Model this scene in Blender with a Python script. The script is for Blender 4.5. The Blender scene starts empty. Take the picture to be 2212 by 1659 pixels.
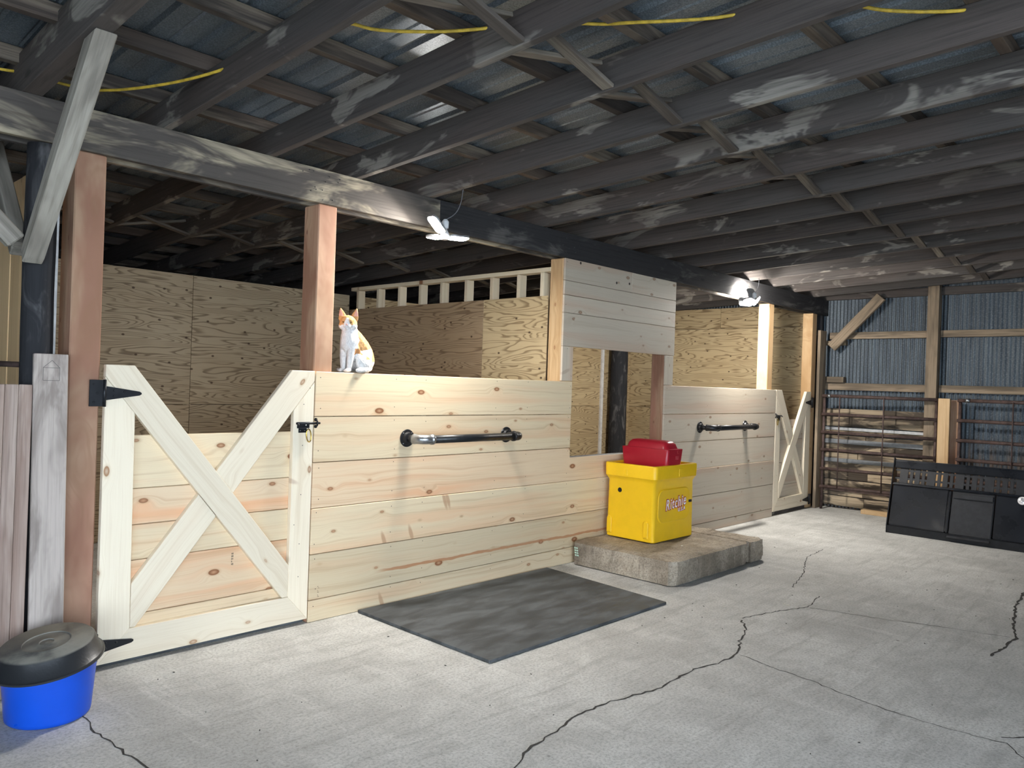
import bpy, bmesh, math, random
from mathutils import Vector, Matrix, noise as mnoise

random.seed(7)
SC = bpy.context.scene
COL = SC.collection

# ------------------------------------------------------------------ camera
IMG_W, IMG_H, F_PX = 2212.0, 1659.0, 1662.8
CAM = Vector((-1.101275, -4.14129, 1.51807))
YAW, PITCH, ROLL = 0.8118, -0.0003, 0.0339
_f = Vector((math.sin(YAW) * math.cos(PITCH), math.cos(YAW) * math.cos(PITCH), math.sin(PITCH)))
_r = Vector((math.cos(YAW), -math.sin(YAW), 0))
_u = _r.cross(_f)
_r2 = math.cos(ROLL) * _r + math.sin(ROLL) * _u
_u2 = -math.sin(ROLL) * _r + math.cos(ROLL) * _u
cd = bpy.data.cameras.new('camera')
cd.sensor_width = 36.0
cd.sensor_fit = 'HORIZONTAL'
cd.lens = F_PX / IMG_W * 36.0
cd.clip_start = 0.02
cam = bpy.data.objects.new('camera', cd)
cam.matrix_world = Matrix((( _r2.x, _u2.x, -_f.x, CAM.x), (_r2.y, _u2.y, -_f.y, CAM.y), (_r2.z, _u2.z, -_f.z, CAM.z), (0, 0, 0, 1)))
COL.objects.link(cam)
SC.camera = cam


def ray(u, v):
    return _f + _r2 * ((u - IMG_W / 2) / F_PX) - _u2 * ((v - IMG_H / 2) / F_PX)


def on_plane(u, v, n, k):
    """the point of the plane n.p = k seen at a photo pixel"""
    n = Vector(n)
    d = ray(u, v)
    return CAM + d * ((k - n.dot(CAM)) / n.dot(d))


# ------------------------------------------------------------------ sky, exposure
world = bpy.data.worlds.new('sky')
SC.world = world
world.use_nodes = True
_bg = world.node_tree.nodes['Background']
_bg.inputs[0].default_value = (0.72, 0.85, 1.0, 1)
_bg.inputs[1].default_value = 15.5
LAMP_POWER = 700.0          # emission strength of the LED leaves
SC.view_settings.view_transform = 'Standard'
SC.view_settings.look = 'None'
SC.view_settings.exposure = 0.0
SC.view_settings.gamma = 1.0
SC.view_settings.use_curve_mapping = False

# ------------------------------------------------------------------ node helper


class G:
    def __init__(self, name, rough=0.6, metal=0.0, spec=0.3):
        self.m = bpy.data.materials.new(name)
        self.m.use_nodes = True
        self.t = self.m.node_tree
        self.b = self.t.nodes['Principled BSDF']
        self.set('Roughness', rough)
        self.set('Metallic', metal)
        self.set('Specular IOR Level', spec)

    def set(self, k, v):
        s = self.b.inputs[k]
        if hasattr(v, 'is_linked') or isinstance(v, bpy.types.NodeSocket):
            self.t.links.new(v, s)
        elif isinstance(v, (tuple, list)) and len(v) == 3 and s.type == 'RGBA':
            s.default_value = (*v, 1)
        else:
            s.default_value = v
        return self

    def node(self, ty, ins=None, **props):
        n = self.t.nodes.new(ty)
        for k, v in props.items():
            setattr(n, k, v)
        for k, v in (ins or {}).items():
            s = n.inputs[k]
            if isinstance(v, bpy.types.NodeSocket):
                self.t.links.new(v, s)
            elif isinstance(v, (tuple, list)) and s.type == 'RGBA' and len(v) == 3:
                s.default_value = (*v, 1)
            else:
                s.default_value = v
        return n

    def coord(self):
        return self.node('ShaderNodeTexCoord').outputs['Object']

    def rnd(self):
        return self.node('ShaderNodeObjectInfo').outputs['Random']

    def m1(self, op, a, b=0.0, c=0.0):
        return self.node('ShaderNodeMath', {0: a, 1: b, 2: c}, operation=op).outputs[0]

    def vm(self, op, a, b=(0, 0, 0)):
        return self.node('ShaderNodeVectorMath', {0: a, 1: b}, operation=op).outputs[0]

    def scale(self, v, s):
        return self.vm('MULTIPLY', v, s)

    def sep(self, v):
        return self.node('ShaderNodeSeparateXYZ', {0: v}).outputs

    def comb(self, x, y, z):
        return self.node('ShaderNodeCombineXYZ', {0: x, 1: y, 2: z}).outputs[0]

    def noise(self, v, s=1.0, d=3.0, r=0.55, dist=0.0):
        return self.node('ShaderNodeTexNoise', {'Vector': v, 'Scale': s, 'Detail': d, 'Roughness': r, 'Distortion': dist}).outputs[0]

    def voro(self, v, s=1.0, dim='3D'):
        n = self.node('ShaderNodeTexVoronoi', {'Vector': v, 'Scale': s}, voronoi_dimensions=dim)
        return n.outputs['Distance'], n.outputs['Color']

    def mr(self, v, a, b, c=0.0, d=1.0):
        return self.node('ShaderNodeMapRange', {0: v, 1: a, 2: b, 3: c, 4: d}, interpolation_type='SMOOTHSTEP').outputs[0]

    def mix(self, f, a, b, mode='MIX'):
        n = self.node('ShaderNodeMix', data_type='RGBA', blend_type=mode)
        for s, v in ((n.inputs[0], f), (n.inputs[6], a), (n.inputs[7], b)):
            if isinstance(v, bpy.types.NodeSocket):
                self.t.links.new(v, s)
            elif isinstance(v, (tuple, list)):
                s.default_value = (*v[:3], 1)
            else:
                s.default_value = v
        return n.outputs[2]

    def ramp(self, f, stops):
        n = self.node('ShaderNodeValToRGB', {0: f})
        e = n.color_ramp.elements
        while len(e) < len(stops):
            e.new(0.5)
        for el, (p, c) in zip(e, stops):
            el.position = p
            el.color = (*c, 1)
        return n.outputs[0]

    def bump(self, h, strength=0.2, dist=0.01):
        n = self.node('ShaderNodeBump', {'Height': h, 'Strength': strength, 'Distance': dist})
        self.t.links.new(n.outputs[0], self.b.inputs['Normal'])


def wood_coord(g):
    """object coordinates with the long axis on x, shifted by a random amount for each piece"""
    c = g.coord()
    r = g.rnd()
    off = g.comb(g.m1('MULTIPLY', r, 31.7), g.m1('MULTIPLY', r, 17.3), g.m1('MULTIPLY', r, 53.1))
    return g.vm('ADD', c, off), r


def pine(name, light, dark, knot=(0.26, 0.11, 0.05), pink=(0.66, 0.40, 0.24), knots=1.0, pinkness=0.6, rough=0.55, lines=0.35, blotch=None, streak=False):
    g = G(name, rough)
    v, r = wood_coord(g)
    x, y, z = g.sep(v)[:3]
    kv = g.comb(g.m1('MULTIPLY', x, 2.6), g.m1('MULTIPLY', y, 5.0), 0.0)
    kd, kc = g.voro(kv, 1.0, '2D')
    kr = g.sep(kc)[0]
    krad = g.m1('MULTIPLY', g.m1('POWER', kr, 2.0), 0.085 * knots)
    knotf = g.m1('SUBTRACT', 1.0, g.mr(g.m1('SUBTRACT', kd, krad), 0.0, 0.022))
    halo = g.m1('MULTIPLY', g.mr(g.m1('SUBTRACT', kd, krad), 0.28, 0.0), g.mr(kr, 0.2, 0.8))
    warp = g.noise(g.scale(v, (1.3, 5.0, 3.0)), 1.0, 2.0)
    yw = g.m1('ADD', y, g.m1('ADD', g.m1('MULTIPLY', warp, 0.07), g.m1('MULTIPLY', halo, 0.035)))
    ring = g.noise(g.comb(g.m1('MULTIPLY', x, 0.55), g.m1('MULTIPLY', yw, 34.0), z), 1.0, 3.0, 0.6)
    fine = g.noise(g.comb(g.m1('MULTIPLY', x, 3.0), g.m1('MULTIPLY', yw, 190.0), z), 1.0, 2.0)
    pk = g.noise(g.comb(g.m1('MULTIPLY', x, 0.5), g.m1('MULTIPLY', yw, 9.0), z), 1.0, 2.0)
    base = g.mix(g.m1('MULTIPLY', g.mr(pk, 0.45, 0.72), pinkness), light, pink)
    if blotch:
        bl = g.noise(g.scale(v, (1.1, 6.0, 3.0)), 1.0, 4.0, 0.6, 0.4)
        base = g.mix(g.m1('MULTIPLY', g.mr(bl, 0.42, 0.62), 0.8), base, blotch)
    gl = g.m1('MULTIPLY', g.mr(ring, 0.50, 0.70), lines)
    base = g.mix(gl, base, dark)
    base = g.mix(g.m1('MULTIPLY', g.mr(fine, 0.45, 0.7), 0.14 + 0.3 * (blotch is not None)), base, dark)
    tone = g.m1('ADD', 0.86, g.m1('MULTIPLY', r, 0.22))
    base = g.mix(1.0, base, g.comb(tone, tone, tone), 'MULTIPLY')
    rim = g.m1('MULTIPLY', g.mr(g.m1('SUBTRACT', kd, krad), 0.07, 0.0), g.mr(kr, 0.25, 0.5))
    base = g.mix(g.m1('MULTIPLY', rim, 0.45), base, dark)
    core = g.mix(g.mr(kd, 0.0, 0.07), tuple(0.5 * a + 0.5 * b for a, b in zip(knot, pink)), knot)
    base = g.mix(g.m1('MULTIPLY', knotf, g.mr(kr, 0.42, 0.52)), base, core)
    rot = g.node('ShaderNodeVectorRotate', {'Vector': g.comb(x, y, 0.0), 'Angle': 0.35}, rotation_type='Z_AXIS').outputs[0]
    sd, sc_ = g.voro(g.vm('MULTIPLY', rot, (4.6, 1.15, 0.0)), 1.0, '2D')
    sr = g.sep(sc_)[1]
    spike = g.m1('MULTIPLY', g.mr(g.m1('ADD', sd, g.m1('MULTIPLY', warp, 0.05)), 0.125, 0.07), g.mr(sr, 0.83, 0.86))
    base = g.mix(g.m1('MULTIPLY', spike, 0.75 * min(1.0, knots)), base, tuple(0.55 * a + 0.45 * b for a, b in zip(knot, pink)))
    if streak:
        cr = g.sep(g.coord())
        wob = g.noise(g.comb(g.m1('MULTIPLY', cr[0], 3.0), 0.0, 0.0), 1.0, 3.0)
        dist = g.m1('ABSOLUTE', g.m1('SUBTRACT', cr[1], g.m1('ADD', 0.022, g.m1('MULTIPLY', wob, 0.035))))
        ends = g.m1('MULTIPLY', g.mr(cr[0], -1.5, -1.35), g.mr(cr[0], 1.6, 1.2))
        thick = g.m1('MULTIPLY', g.noise(g.comb(g.m1('MULTIPLY', cr[0], 7.0), 0.0, 3.0), 1.0, 2.0), 0.016)
        sf = g.m1('MULTIPLY', g.mr(g.m1('SUBTRACT', dist, thick), 0.004, 0.0), ends)
        base = g.mix(g.m1('MULTIPLY', sf, 0.8), base, (0.44, 0.19, 0.085))
    g.set('Base Color', base)
    g.bump(g.m1('ADD', ring, g.m1('MULTIPLY', fine, 0.3)), 0.12, 0.004)
    return g.m


def plywood(name, light, line, tint=(0.62, 0.42, 0.25), rough=0.6, amt=0.72):
    g = G(name, rough)
    v, r = wood_coord(g)
    n = g.noise(g.scale(v, (0.62, 4.6, 0.0)), 1.0, 2.6, 0.48, 0.3)
    band = g.m1('FRACT', g.m1('MULTIPLY', n, 27.0))
    ln = g.m1('ADD', g.mr(band, 0.60, 0.96), g.mr(band, 0.10, 0.0))
    mask = g.mr(g.noise(g.scale(v, (0.9, 2.6, 1.0)), 1.7, 2.0), 0.22, 0.46)
    base = g.mix(g.noise(g.scale(v, (1.0, 3.0, 1.0)), 1.3, 2.0), light, tint)
    base = g.mix(g.m1('MULTIPLY', g.m1('MULTIPLY', ln, mask), amt), base, line)
    fine = g.noise(g.scale(v, (4.0, 240.0, 5.0)), 1.0, 2.0)
    base = g.mix(g.m1('MULTIPLY', g.mr(fine, 0.45, 0.8), 0.16), base, line)
    kd, kc = g.voro(g.scale(v, (3.4, 5.0, 0.0)), 1.0, '2D')
    kr = g.sep(kc)[0]
    kf = g.m1('MULTIPLY', g.mr(kd, 0.06, 0.03), g.mr(kr, 0.35, 0.4))
    base = g.mix(g.m1('MULTIPLY', kf, 0.9), base, (0.05, 0.028, 0.015))
    tone = g.m1('ADD', 0.84, g.m1('MULTIPLY', r, 0.26))
    g.set('Base Color', g.mix(1.0, base, g.comb(tone, tone, tone), 'MULTIPLY'))
    g.bump(n, 0.08, 0.01)
    return g.m


def old_wood(name, dark, light, lo=0.50, hi=0.60, rough=0.8, grain=0.5, sc=(0.75, 5.0, 2.0), rv=0.3, warm=None):
    g = G(name, rough, spec=0.2)
    v, r = wood_coord(g)
    p = g.noise(g.scale(v, sc), 1.0, 4.0, 0.62, 0.8)
    fine = g.noise(g.scale(v, (2.2, 70.0, 40.0)), 1.0, 3.0, 0.6)
    base = g.mix(g.mr(p, lo, hi), dark, light)
    if warm:
        w = g.noise(g.scale(v, (0.6, 2.5, 1.0)), 1.3, 2.0)
        base = g.mix(g.m1('MULTIPLY', g.mr(w, 0.4, 0.65), 0.7), base, warm)
    kd, kc = g.voro(g.scale(v, (1.9, 6.0, 3.0)), 1.0)
    kf = g.m1('MULTIPLY', g.mr(kd, 0.13, 0.06), g.mr(g.sep(kc)[0], 0.55, 0.6))
    base = g.mix(g.m1('MULTIPLY', kf, 0.7), base, tuple(c * 0.35 for c in dark))
    base = g.mix(g.m1('MULTIPLY', g.mr(fine, 0.42, 0.72), grain), base, tuple(c * 0.4 for c in dark))
    tone = g.m1('ADD', 1.0 - rv / 2, g.m1('MULTIPLY', r, rv))
    g.set('Base Color', g.mix(1.0, base, g.comb(tone, tone, tone), 'MULTIPLY'))
    g.bump(g.m1('ADD', fine, p), 0.35, 0.006)
    return g.m


def plain(name, col, rough=0.5, metal=0.0, var=0.12, sc=18.0, spec=0.4, bump=0.05):
    g = G(name, rough, metal, spec)
    n = g.noise(g.coord(), sc, 4.0, 0.6)
    k = g.mr(n, 0.3, 0.7, 1.0 - var, 1.0 + var)
    g.set('Base Color', g.mix(1.0, col, g.comb(k, k, k), 'MULTIPLY'))
    g.set('Roughness', g.mr(n, 0.3, 0.7, max(0.03, rough - 0.06), min(1, rough + 0.06)))
    if bump:
        g.bump(n, bump, 0.004)
    return g.m


def glow(name, col, strength):
    g = G(name, 0.5)
    g.set('Base Color', (0.9, 0.9, 0.9))
    g.set('Emission Color', col)
    g.set('Emission Strength', strength)
    return g.m


MT = {}
MT['pine'] = pine('pine_board', (0.74, 0.60, 0.40), (0.46, 0.28, 0.14), pink=(0.74, 0.48, 0.29), pinkness=0.75)
MT['pine_streak'] = pine('pine_board_streaked', (0.74, 0.60, 0.40), (0.46, 0.28, 0.14), pink=(0.74, 0.48, 0.29), pinkness=0.5, streak=True)
MT['pine_pink'] = pine('pine_board_rosy', (0.74, 0.56, 0.37), (0.50, 0.26, 0.13), pink=(0.74, 0.42, 0.24), pinkness=0.95)
MT['pine_grey'] = pine('pine_board_greyish', (0.60, 0.52, 0.41), (0.38, 0.29, 0.20), pink=(0.58, 0.42, 0.31), pinkness=0.7, lines=0.25, knots=0.62, knot=(0.22, 0.13, 0.075))
MT['spruce'] = pine('spruce_frame', (0.80, 0.70, 0.54), (0.52, 0.38, 0.22), knot=(0.34, 0.17, 0.08), pink=(0.76, 0.62, 0.46), pinkness=0.4, lines=0.25, knots=0.8)
MT['stud'] = pine('stud_timber', (0.66, 0.56, 0.40), (0.42, 0.30, 0.18), pink=(0.62, 0.46, 0.30), pinkness=0.4)
MT['cedar'] = pine('post_cedar', (0.48, 0.31, 0.20), (0.30, 0.16, 0.09), knot=(0.09, 0.04, 0.02), pink=(0.44, 0.21, 0.14), pinkness=0.9, knots=0.6, lines=0.8, rough=0.7, blotch=(0.30, 0.135, 0.085))
MT['fir'] = pine('post_fir', (0.62, 0.43, 0.24), (0.42, 0.25, 0.11), pink=(0.60, 0.37, 0.19), pinkness=0.6, knots=0.6, lines=0.6, rough=0.65, blotch=(0.50, 0.31, 0.15))
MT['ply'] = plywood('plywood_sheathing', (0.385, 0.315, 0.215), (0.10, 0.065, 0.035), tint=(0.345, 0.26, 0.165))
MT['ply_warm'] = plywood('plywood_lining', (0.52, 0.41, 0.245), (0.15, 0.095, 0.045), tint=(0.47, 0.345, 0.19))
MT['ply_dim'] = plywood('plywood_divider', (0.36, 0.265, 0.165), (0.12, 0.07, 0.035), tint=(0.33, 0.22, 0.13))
MT['rafter'] = old_wood('rafter_wood', (0.074, 0.066, 0.061), (0.25, 0.230, 0.20), 0.56, 0.63, sc=(1.5, 4.5, 2.0), warm=(0.090, 0.072, 0.064))
MT['purlin'] = old_wood('purlin_wood', (0.060, 0.050, 0.044), (0.19, 0.155, 0.12), 0.46, 0.62, warm=(0.115, 0.082, 0.062))
MT['bridge'] = old_wood('bridging_wood', (0.085, 0.072, 0.062), (0.18, 0.155, 0.125), 0.42, 0.62)
MT['beam'] = old_wood('beam_wood', (0.080, 0.070, 0.062), (0.38, 0.325, 0.235), 0.44, 0.66, grain=0.4, sc=(1.6, 5.0, 2.0))
MT['beam_dark'] = old_wood('beam_shaded', (0.028, 0.027, 0.028), (0.085, 0.08, 0.075), 0.52, 0.68, grain=0.4, sc=(1.6, 5.0, 2.0))  # darker copy of the beam wood: shade right of the lamp put into colour
MT['brace'] = old_wood('brace_wood', (0.24, 0.215, 0.18), (0.40, 0.365, 0.31), 0.42, 0.62, grain=0.45)
MT['char'] = old_wood('charred_pole', (0.026, 0.026, 0.029), (0.12, 0.118, 0.12), 0.50, 0.72, sc=(3.0, 9.0, 9.0), grain=0.3)
MT['tan'] = pine('tan_wall_board', (0.72, 0.50, 0.27), (0.50, 0.29, 0.13), pink=(0.72, 0.45, 0.23), pinkness=0.5, knots=0.5)
MT['greyboard'] = old_wood('weathered_board', (0.30, 0.25, 0.22), (0.50, 0.43, 0.38), 0.40, 0.62, grain=0.28, sc=(1.6, 5.0, 2.0))
MT['oldred'] = old_wood('aged_tongue_board', (0.26, 0.18, 0.145), (0.42, 0.33, 0.28), 0.40, 0.66, grain=0.4)
MT['girt'] = old_wood('girt_wood', (0.16, 0.125, 0.09), (0.34, 0.26, 0.18), 0.40, 0.60, grain=0.4)
MT['lining'] = old_wood('lining_plank', (0.10, 0.078, 0.058), (0.44, 0.345, 0.235), 0.44, 0.58, grain=0.4, sc=(1.6, 6.0, 2.0), rv=0.7)
MT['white'] = plain('white_trim', (0.66, 0.65, 0.63), 0.6)
MT['black_metal'] = plain('black_powder_coat', (0.012, 0.013, 0.016), 0.42, 0.3)
MT['steel'] = plain('pipe_fitting', (0.34, 0.35, 0.36), 0.34, 0.9, sc=60)
MT['dark_steel'] = plain('dark_pipe', (0.012, 0.013, 0.015), 0.36, 0.0, sc=30)
MT['flange'] = plain('flange_iron', (0.045, 0.045, 0.047), 0.38, 0.7)
MT['brass'] = plain('brass', (0.62, 0.42, 0.10), 0.25, 1.0)
MT['screw'] = plain('screw_head', (0.55, 0.55, 0.56), 0.3, 1.0)
MT['nail'] = plain('nail_head', (0.05, 0.04, 0.035), 0.5, 0.4)
MT['rust'] = plain('rusty_pipe', (0.085, 0.055, 0.048), 0.7, 0.2, var=0.4, sc=14)
MT['yellow'] = plain('yellow_plastic', (0.86, 0.52, 0.012), 0.38, 0.0, var=0.04, sc=6, spec=0.4, bump=0.02)
MT['red'] = plain('red_plastic', (0.36, 0.012, 0.024), 0.34, 0.0, var=0.06, sc=6, spec=0.4, bump=0.02)
MT['red_pale'] = plain('red_moulding', (0.48, 0.06, 0.07), 0.4)
MT['hole'] = plain('dark_hole', (0.006, 0.006, 0.006), 0.8)
MT['logo_red'] = plain('logo_red', (0.45, 0.012, 0.035), 0.4)
MT['logo_white'] = plain('logo_white', (0.85, 0.82, 0.80), 0.4)
MT['blue'] = plain('blue_plastic', (0.003, 0.066, 0.50), 0.33, 0.0, var=0.05, sc=5, spec=0.4, bump=0.02)
MT['cordy'] = plain('yellow_cord', (0.55, 0.38, 0.045), 0.55, var=0.25, sc=30)
MT['tailgate'] = plain('black_paint', (0.008, 0.010, 0.014), 0.30, 0.0, var=0.2, sc=4, spec=0.25)
MT['tail_dull'] = plain('black_plastic', (0.016, 0.017, 0.020), 0.5, 0.0, var=0.3, sc=20)
MT['lampbody'] = plain('lamp_aluminium', (0.55, 0.56, 0.58), 0.35, 0.8)
MT['lampwhite'] = plain('lamp_plastic', (0.75, 0.75, 0.75), 0.4)
MT['led'] = glow('led_face', (1.0, 0.96, 0.90), LAMP_POWER)
MT['led_far'] = glow('led_face_far', (1.0, 0.96, 0.90), LAMP_POWER * 1.75)
MT['wire'] = plain('lamp_wire', (0.12, 0.12, 0.13), 0.5)
MT['strip_white'] = plain('galvanised_strip', (0.62, 0.64, 0.66), 0.35, 0.7)
MT['strip_grey'] = plain('grey_strip', (0.24, 0.25, 0.26), 0.5, 0.4)
MT['debris'] = plain('floor_litter', (0.55, 0.52, 0.45), 0.8)
MT['badge'] = plain('badge_silver', (0.7, 0.7, 0.72), 0.3, 0.6)
MT['pink'] = plain('cat_nose', (0.62, 0.30, 0.26), 0.5)
MT['eye'] = plain('cat_eye', (0.16, 0.09, 0.02), 0.12)
MT['ink'] = plain('board_ink', (0.10, 0.09, 0.085), 0.7)
MT['crackfill'] = plain('crack_dirt', (0.045, 0.042, 0.038), 0.95, var=0.4, sc=40)


def make_roof_metal():
    g = G('roof_metal', 0.36, 0.40, 0.5)
    c = g.coord()
    n = g.noise(c, 130.0, 3.0, 0.7)
    b = g.noise(g.scale(c, (1.2, 0.35, 1.0)), 2.0, 3.0)
    base = g.mix(g.mr(n, 0.42, 0.68), (0.135, 0.165, 0.195), (0.27, 0.315, 0.36))
    base = g.mix(g.m1('MULTIPLY', g.mr(b, 0.45, 0.7), 0.45), base, (0.05, 0.055, 0.06))
    g.set('Base Color', base)
    g.set('Roughness', g.mr(n, 0.3, 0.75, 0.44, 0.26))
    return g.m


def make_wall_metal():
    g = G('siding_metal', 0.5, 0.35, 0.4)
    c = g.coord()
    v = g.noise(g.scale(c, (1.0, 5.0, 0.35)), 3.0, 4.0, 0.6)
    n = g.noise(c, 60.0, 3.0, 0.6)
    z = g.sep(c)[2]
    low = g.mr(z, 1.15, 0.55)
    base = g.mix(g.mr(v, 0.35, 0.7), (0.045, 0.057, 0.070), (0.085, 0.104, 0.120))
    base = g.mix(g.m1('MULTIPLY', g.mr(n, 0.45, 0.8), 0.25), base, (0.36, 0.40, 0.43))
    rst = g.m1('MULTIPLY', g.mr(g.noise(g.scale(c, (1.0, 14.0, 0.8)), 2.0, 4.0, 0.65), 0.40, 0.6), low)
    base = g.mix(rst, base, (0.13, 0.085, 0.055))
    g.set('Base Color', base)
    g.set('Metallic', g.m1('SUBTRACT', 0.35, g.m1('MULTIPLY', rst, 0.3)))
    return g.m


def make_concrete(name, a, b, c, stain=0.55):
    g = G(name, 0.78, 0.0, 0.25)
    co = g.coord()
    big = g.noise(co, 0.55, 5.0, 0.6, 0.4)
    mid = g.noise(co, 3.2, 6.0, 0.68, 0.5)
    brush = g.noise(g.scale(co, (1.0, 7.0, 1.0)), 1.9, 6.0, 0.7, 0.8)
    scuff = g.noise(g.scale(co, (5.0, 0.9, 1.0)), 1.3, 6.0, 0.72, 0.5)
    fine = g.noise(co, 70.0, 4.0, 0.75)
    base = g.mix(g.mr(mid, 0.32, 0.68), a, b)
    base = g.mix(g.m1('MULTIPLY', g.mr(big, 0.42, 0.7), stain), base, c)
    base = g.mix(g.m1('MULTIPLY', g.mr(brush, 0.47, 0.70), 0.50), base, c)
    base = g.mix(g.m1('MULTIPLY', g.mr(scuff, 0.52, 0.70), 0.30), base, tuple(min(1, k * 1.22) for k in b))
    base = g.mix(g.m1('MULTIPLY', g.mr(fine, 0.42, 0.66), 0.50), base, tuple(k * 0.62 for k in c))
    sd, scol = g.voro(co, 2.2)
    spot = g.m1('MULTIPLY', g.mr(sd, 0.035, 0.015), g.mr(g.sep(scol)[0], 0.6, 0.65))
    base = g.mix(g.m1('MULTIPLY', spot, 0.7), base, (0.10, 0.095, 0.085))
    g.set('Base Color', base)
    g.bump(g.m1('ADD', g.m1('MULTIPLY', mid, 0.7), g.m1('MULTIPLY', fine, 0.6)), 0.4, 0.008)
    return g.m


def make_rubber():
    g = G('rubber', 0.7, 0.0, 0.2)
    co = g.coord()
    n = g.noise(g.scale(co, (1.2, 3.5, 1.0)), 2.4, 5.0, 0.65, 0.5)
    base = g.mix(g.mr(n, 0.35, 0.68), (0.045, 0.048, 0.050), (0.105, 0.112, 0.116))
    g.set('Base Color', base)
    g.set('Roughness', g.mr(n, 0.3, 0.7, 0.5, 0.75))
    g.bump(g.noise(co, 160.0, 2.0), 0.25, 0.003)
    return g.m


def make_pan():
    g = G('pan_rubber', 0.40, 0.0, 0.45)
    co = g.coord()
    z = g.sep(co)[2]
    n = g.noise(co, 7.0, 4.0, 0.6)
    dust = g.m1('MULTIPLY', g.mr(z, 0.080, 0.089), g.mr(n, 0.25, 0.6))
    g.set('Base Color', g.mix(g.m1('MULTIPLY', dust, 0.85), (0.018, 0.019, 0.021), (0.20, 0.19, 0.16)))
    g.set('Roughness', g.m1('ADD', 0.36, g.m1('MULTIPLY', dust, 0.4)))
    g.bump(g.noise(co, 90.0, 2.0), 0.25, 0.002)
    return g.m


def make_fur():
    g = G('cat_fur', 0.85, 0.0, 0.15)
    a = g.node('ShaderNodeVertexColor', layer_name='fur').outputs[0]
    n = g.noise(g.scale(g.coord(), (260.0, 260.0, 60.0)), 1.0, 2.0)
    k = g.mr(n, 0.25, 0.75, 0.82, 1.1)
    g.set('Base Color', g.mix(1.0, a, g.comb(k, k, k), 'MULTIPLY'))
    g.bump(n, 0.4, 0.004)
    return g.m


MT['roof'] = make_roof_metal()
MT['siding'] = make_wall_metal()
MT['concrete'] = make_concrete('floor_concrete', (0.48, 0.472, 0.445), (0.61, 0.603, 0.572), (0.305, 0.297, 0.275))
MT['pad'] = make_concrete('pad_concrete', (0.29, 0.235, 0.175), (0.50, 0.43, 0.34), (0.10, 0.08, 0.06), 0.85)
MT['rubber'] = make_rubber()
MT['pan'] = make_pan()
MT['fur'] = make_fur()

# ------------------------------------------------------------------ object helpers
WM = {}


def place(o, parent=None, M=None):
    M = M if M is not None else Matrix.Identity(4)
    COL.objects.link(o)
    WM[o.name] = M
    if parent is not None:
        o.parent = parent
        o.matrix_basis = WM[parent.name].inverted() @ M
    else:
        o.matrix_basis = M
    return o


def tag(o, label=None, cat=None, group=None, kind=None):
    if label:
        o['label'] = label
    if cat:
        o['category'] = cat
    if group:
        o['group'] = group
    if kind:
        o['kind'] = kind
    return o


def empty(name, loc, label=None, cat=None, group=None, kind=None, rz=0.0):
    o = bpy.data.objects.new(name, None)
    o.empty_display_size = 0.1
    place(o, None, Matrix.Translation(Vector(loc)) @ Matrix.Rotation(rz, 4, 'Z'))
    return tag(o, label, cat, group, kind)


def mesh_obj(name, me, mat, parent=None, M=None, smooth=False):
    o = bpy.data.objects.new(name, me)
    if mat and not me.materials:
        me.materials.append(MT[mat])
    if smooth:
        for p in me.polygons:
            p.use_smooth = True
    return place(o, parent, M)


def from_bm(bm, name='m'):
    bmesh.ops.recalc_face_normals(bm, faces=bm.faces)
    me = bpy.data.meshes.new(name)
    bm.to_mesh(me)
    bm.free()
    return me


BOXC = {}


def box_mesh(sx, sy, sz, mat, bev=0.003):
    key = (round(sx, 4), round(sy, 4), round(sz, 4), mat, bev)
    if key not in BOXC:
        bm = bmesh.new()
        bmesh.ops.create_cube(bm, size=1.0)
        for v in bm.verts:
            v.co = Vector((v.co.x * sx, v.co.y * sy, v.co.z * sz))
        if bev:
            b = min(bev, 0.3 * min(sx, sy, sz))
            bmesh.ops.bevel(bm, geom=bm.edges[:], offset=b, segments=1, affect='EDGES')
        me = from_bm(bm)
        me.materials.append(MT[mat])
        BOXC[key] = me
    return BOXC[key]


def frame(p, ax, up):
    """matrix with local x along ax, local z near up, at p"""
    x = Vector(ax).normalized()
    z = Vector(up)
    z = (z - x * z.dot(x)).normalized()
    y = z.cross(x)
    return Matrix(((x.x, y.x, z.x, p[0]), (x.y, y.y, z.y, p[1]), (x.z, y.z, z.z, p[2]), (0, 0, 0, 1)))


def board(name, p0, p1, w, t, normal, mat, parent=None, bev=0.003):
    """a plank from p0 to p1 (centre line), w wide, t thick along normal"""
    p0, p1 = Vector(p0), Vector(p1)
    d = p1 - p0
    return mesh_obj(name, box_mesh(d.length, w, t, mat, bev), mat, parent, frame((p0 + p1) / 2, d, normal))


def block(name, lo, hi, mat, parent=None, axis='x', bev=0.003):
    """axis-aligned block, wood grain running along axis; the widest other side lies on local y"""
    lo, hi = Vector(lo), Vector(hi)
    c, s = (lo + hi) / 2, hi - lo
    i = 'xyz'.index(axis)
    others = [k for k in range(3) if k != i]
    others.sort(key=lambda k: s[k])
    t = others[0]
    A = Vector((0, 0, 0)); A[i] = 1
    N = Vector((0, 0, 0)); N[t] = 1
    return mesh_obj(name, box_mesh(s[i], s[others[1]], s[t], mat, bev), mat, parent, frame(c, A, N))


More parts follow.
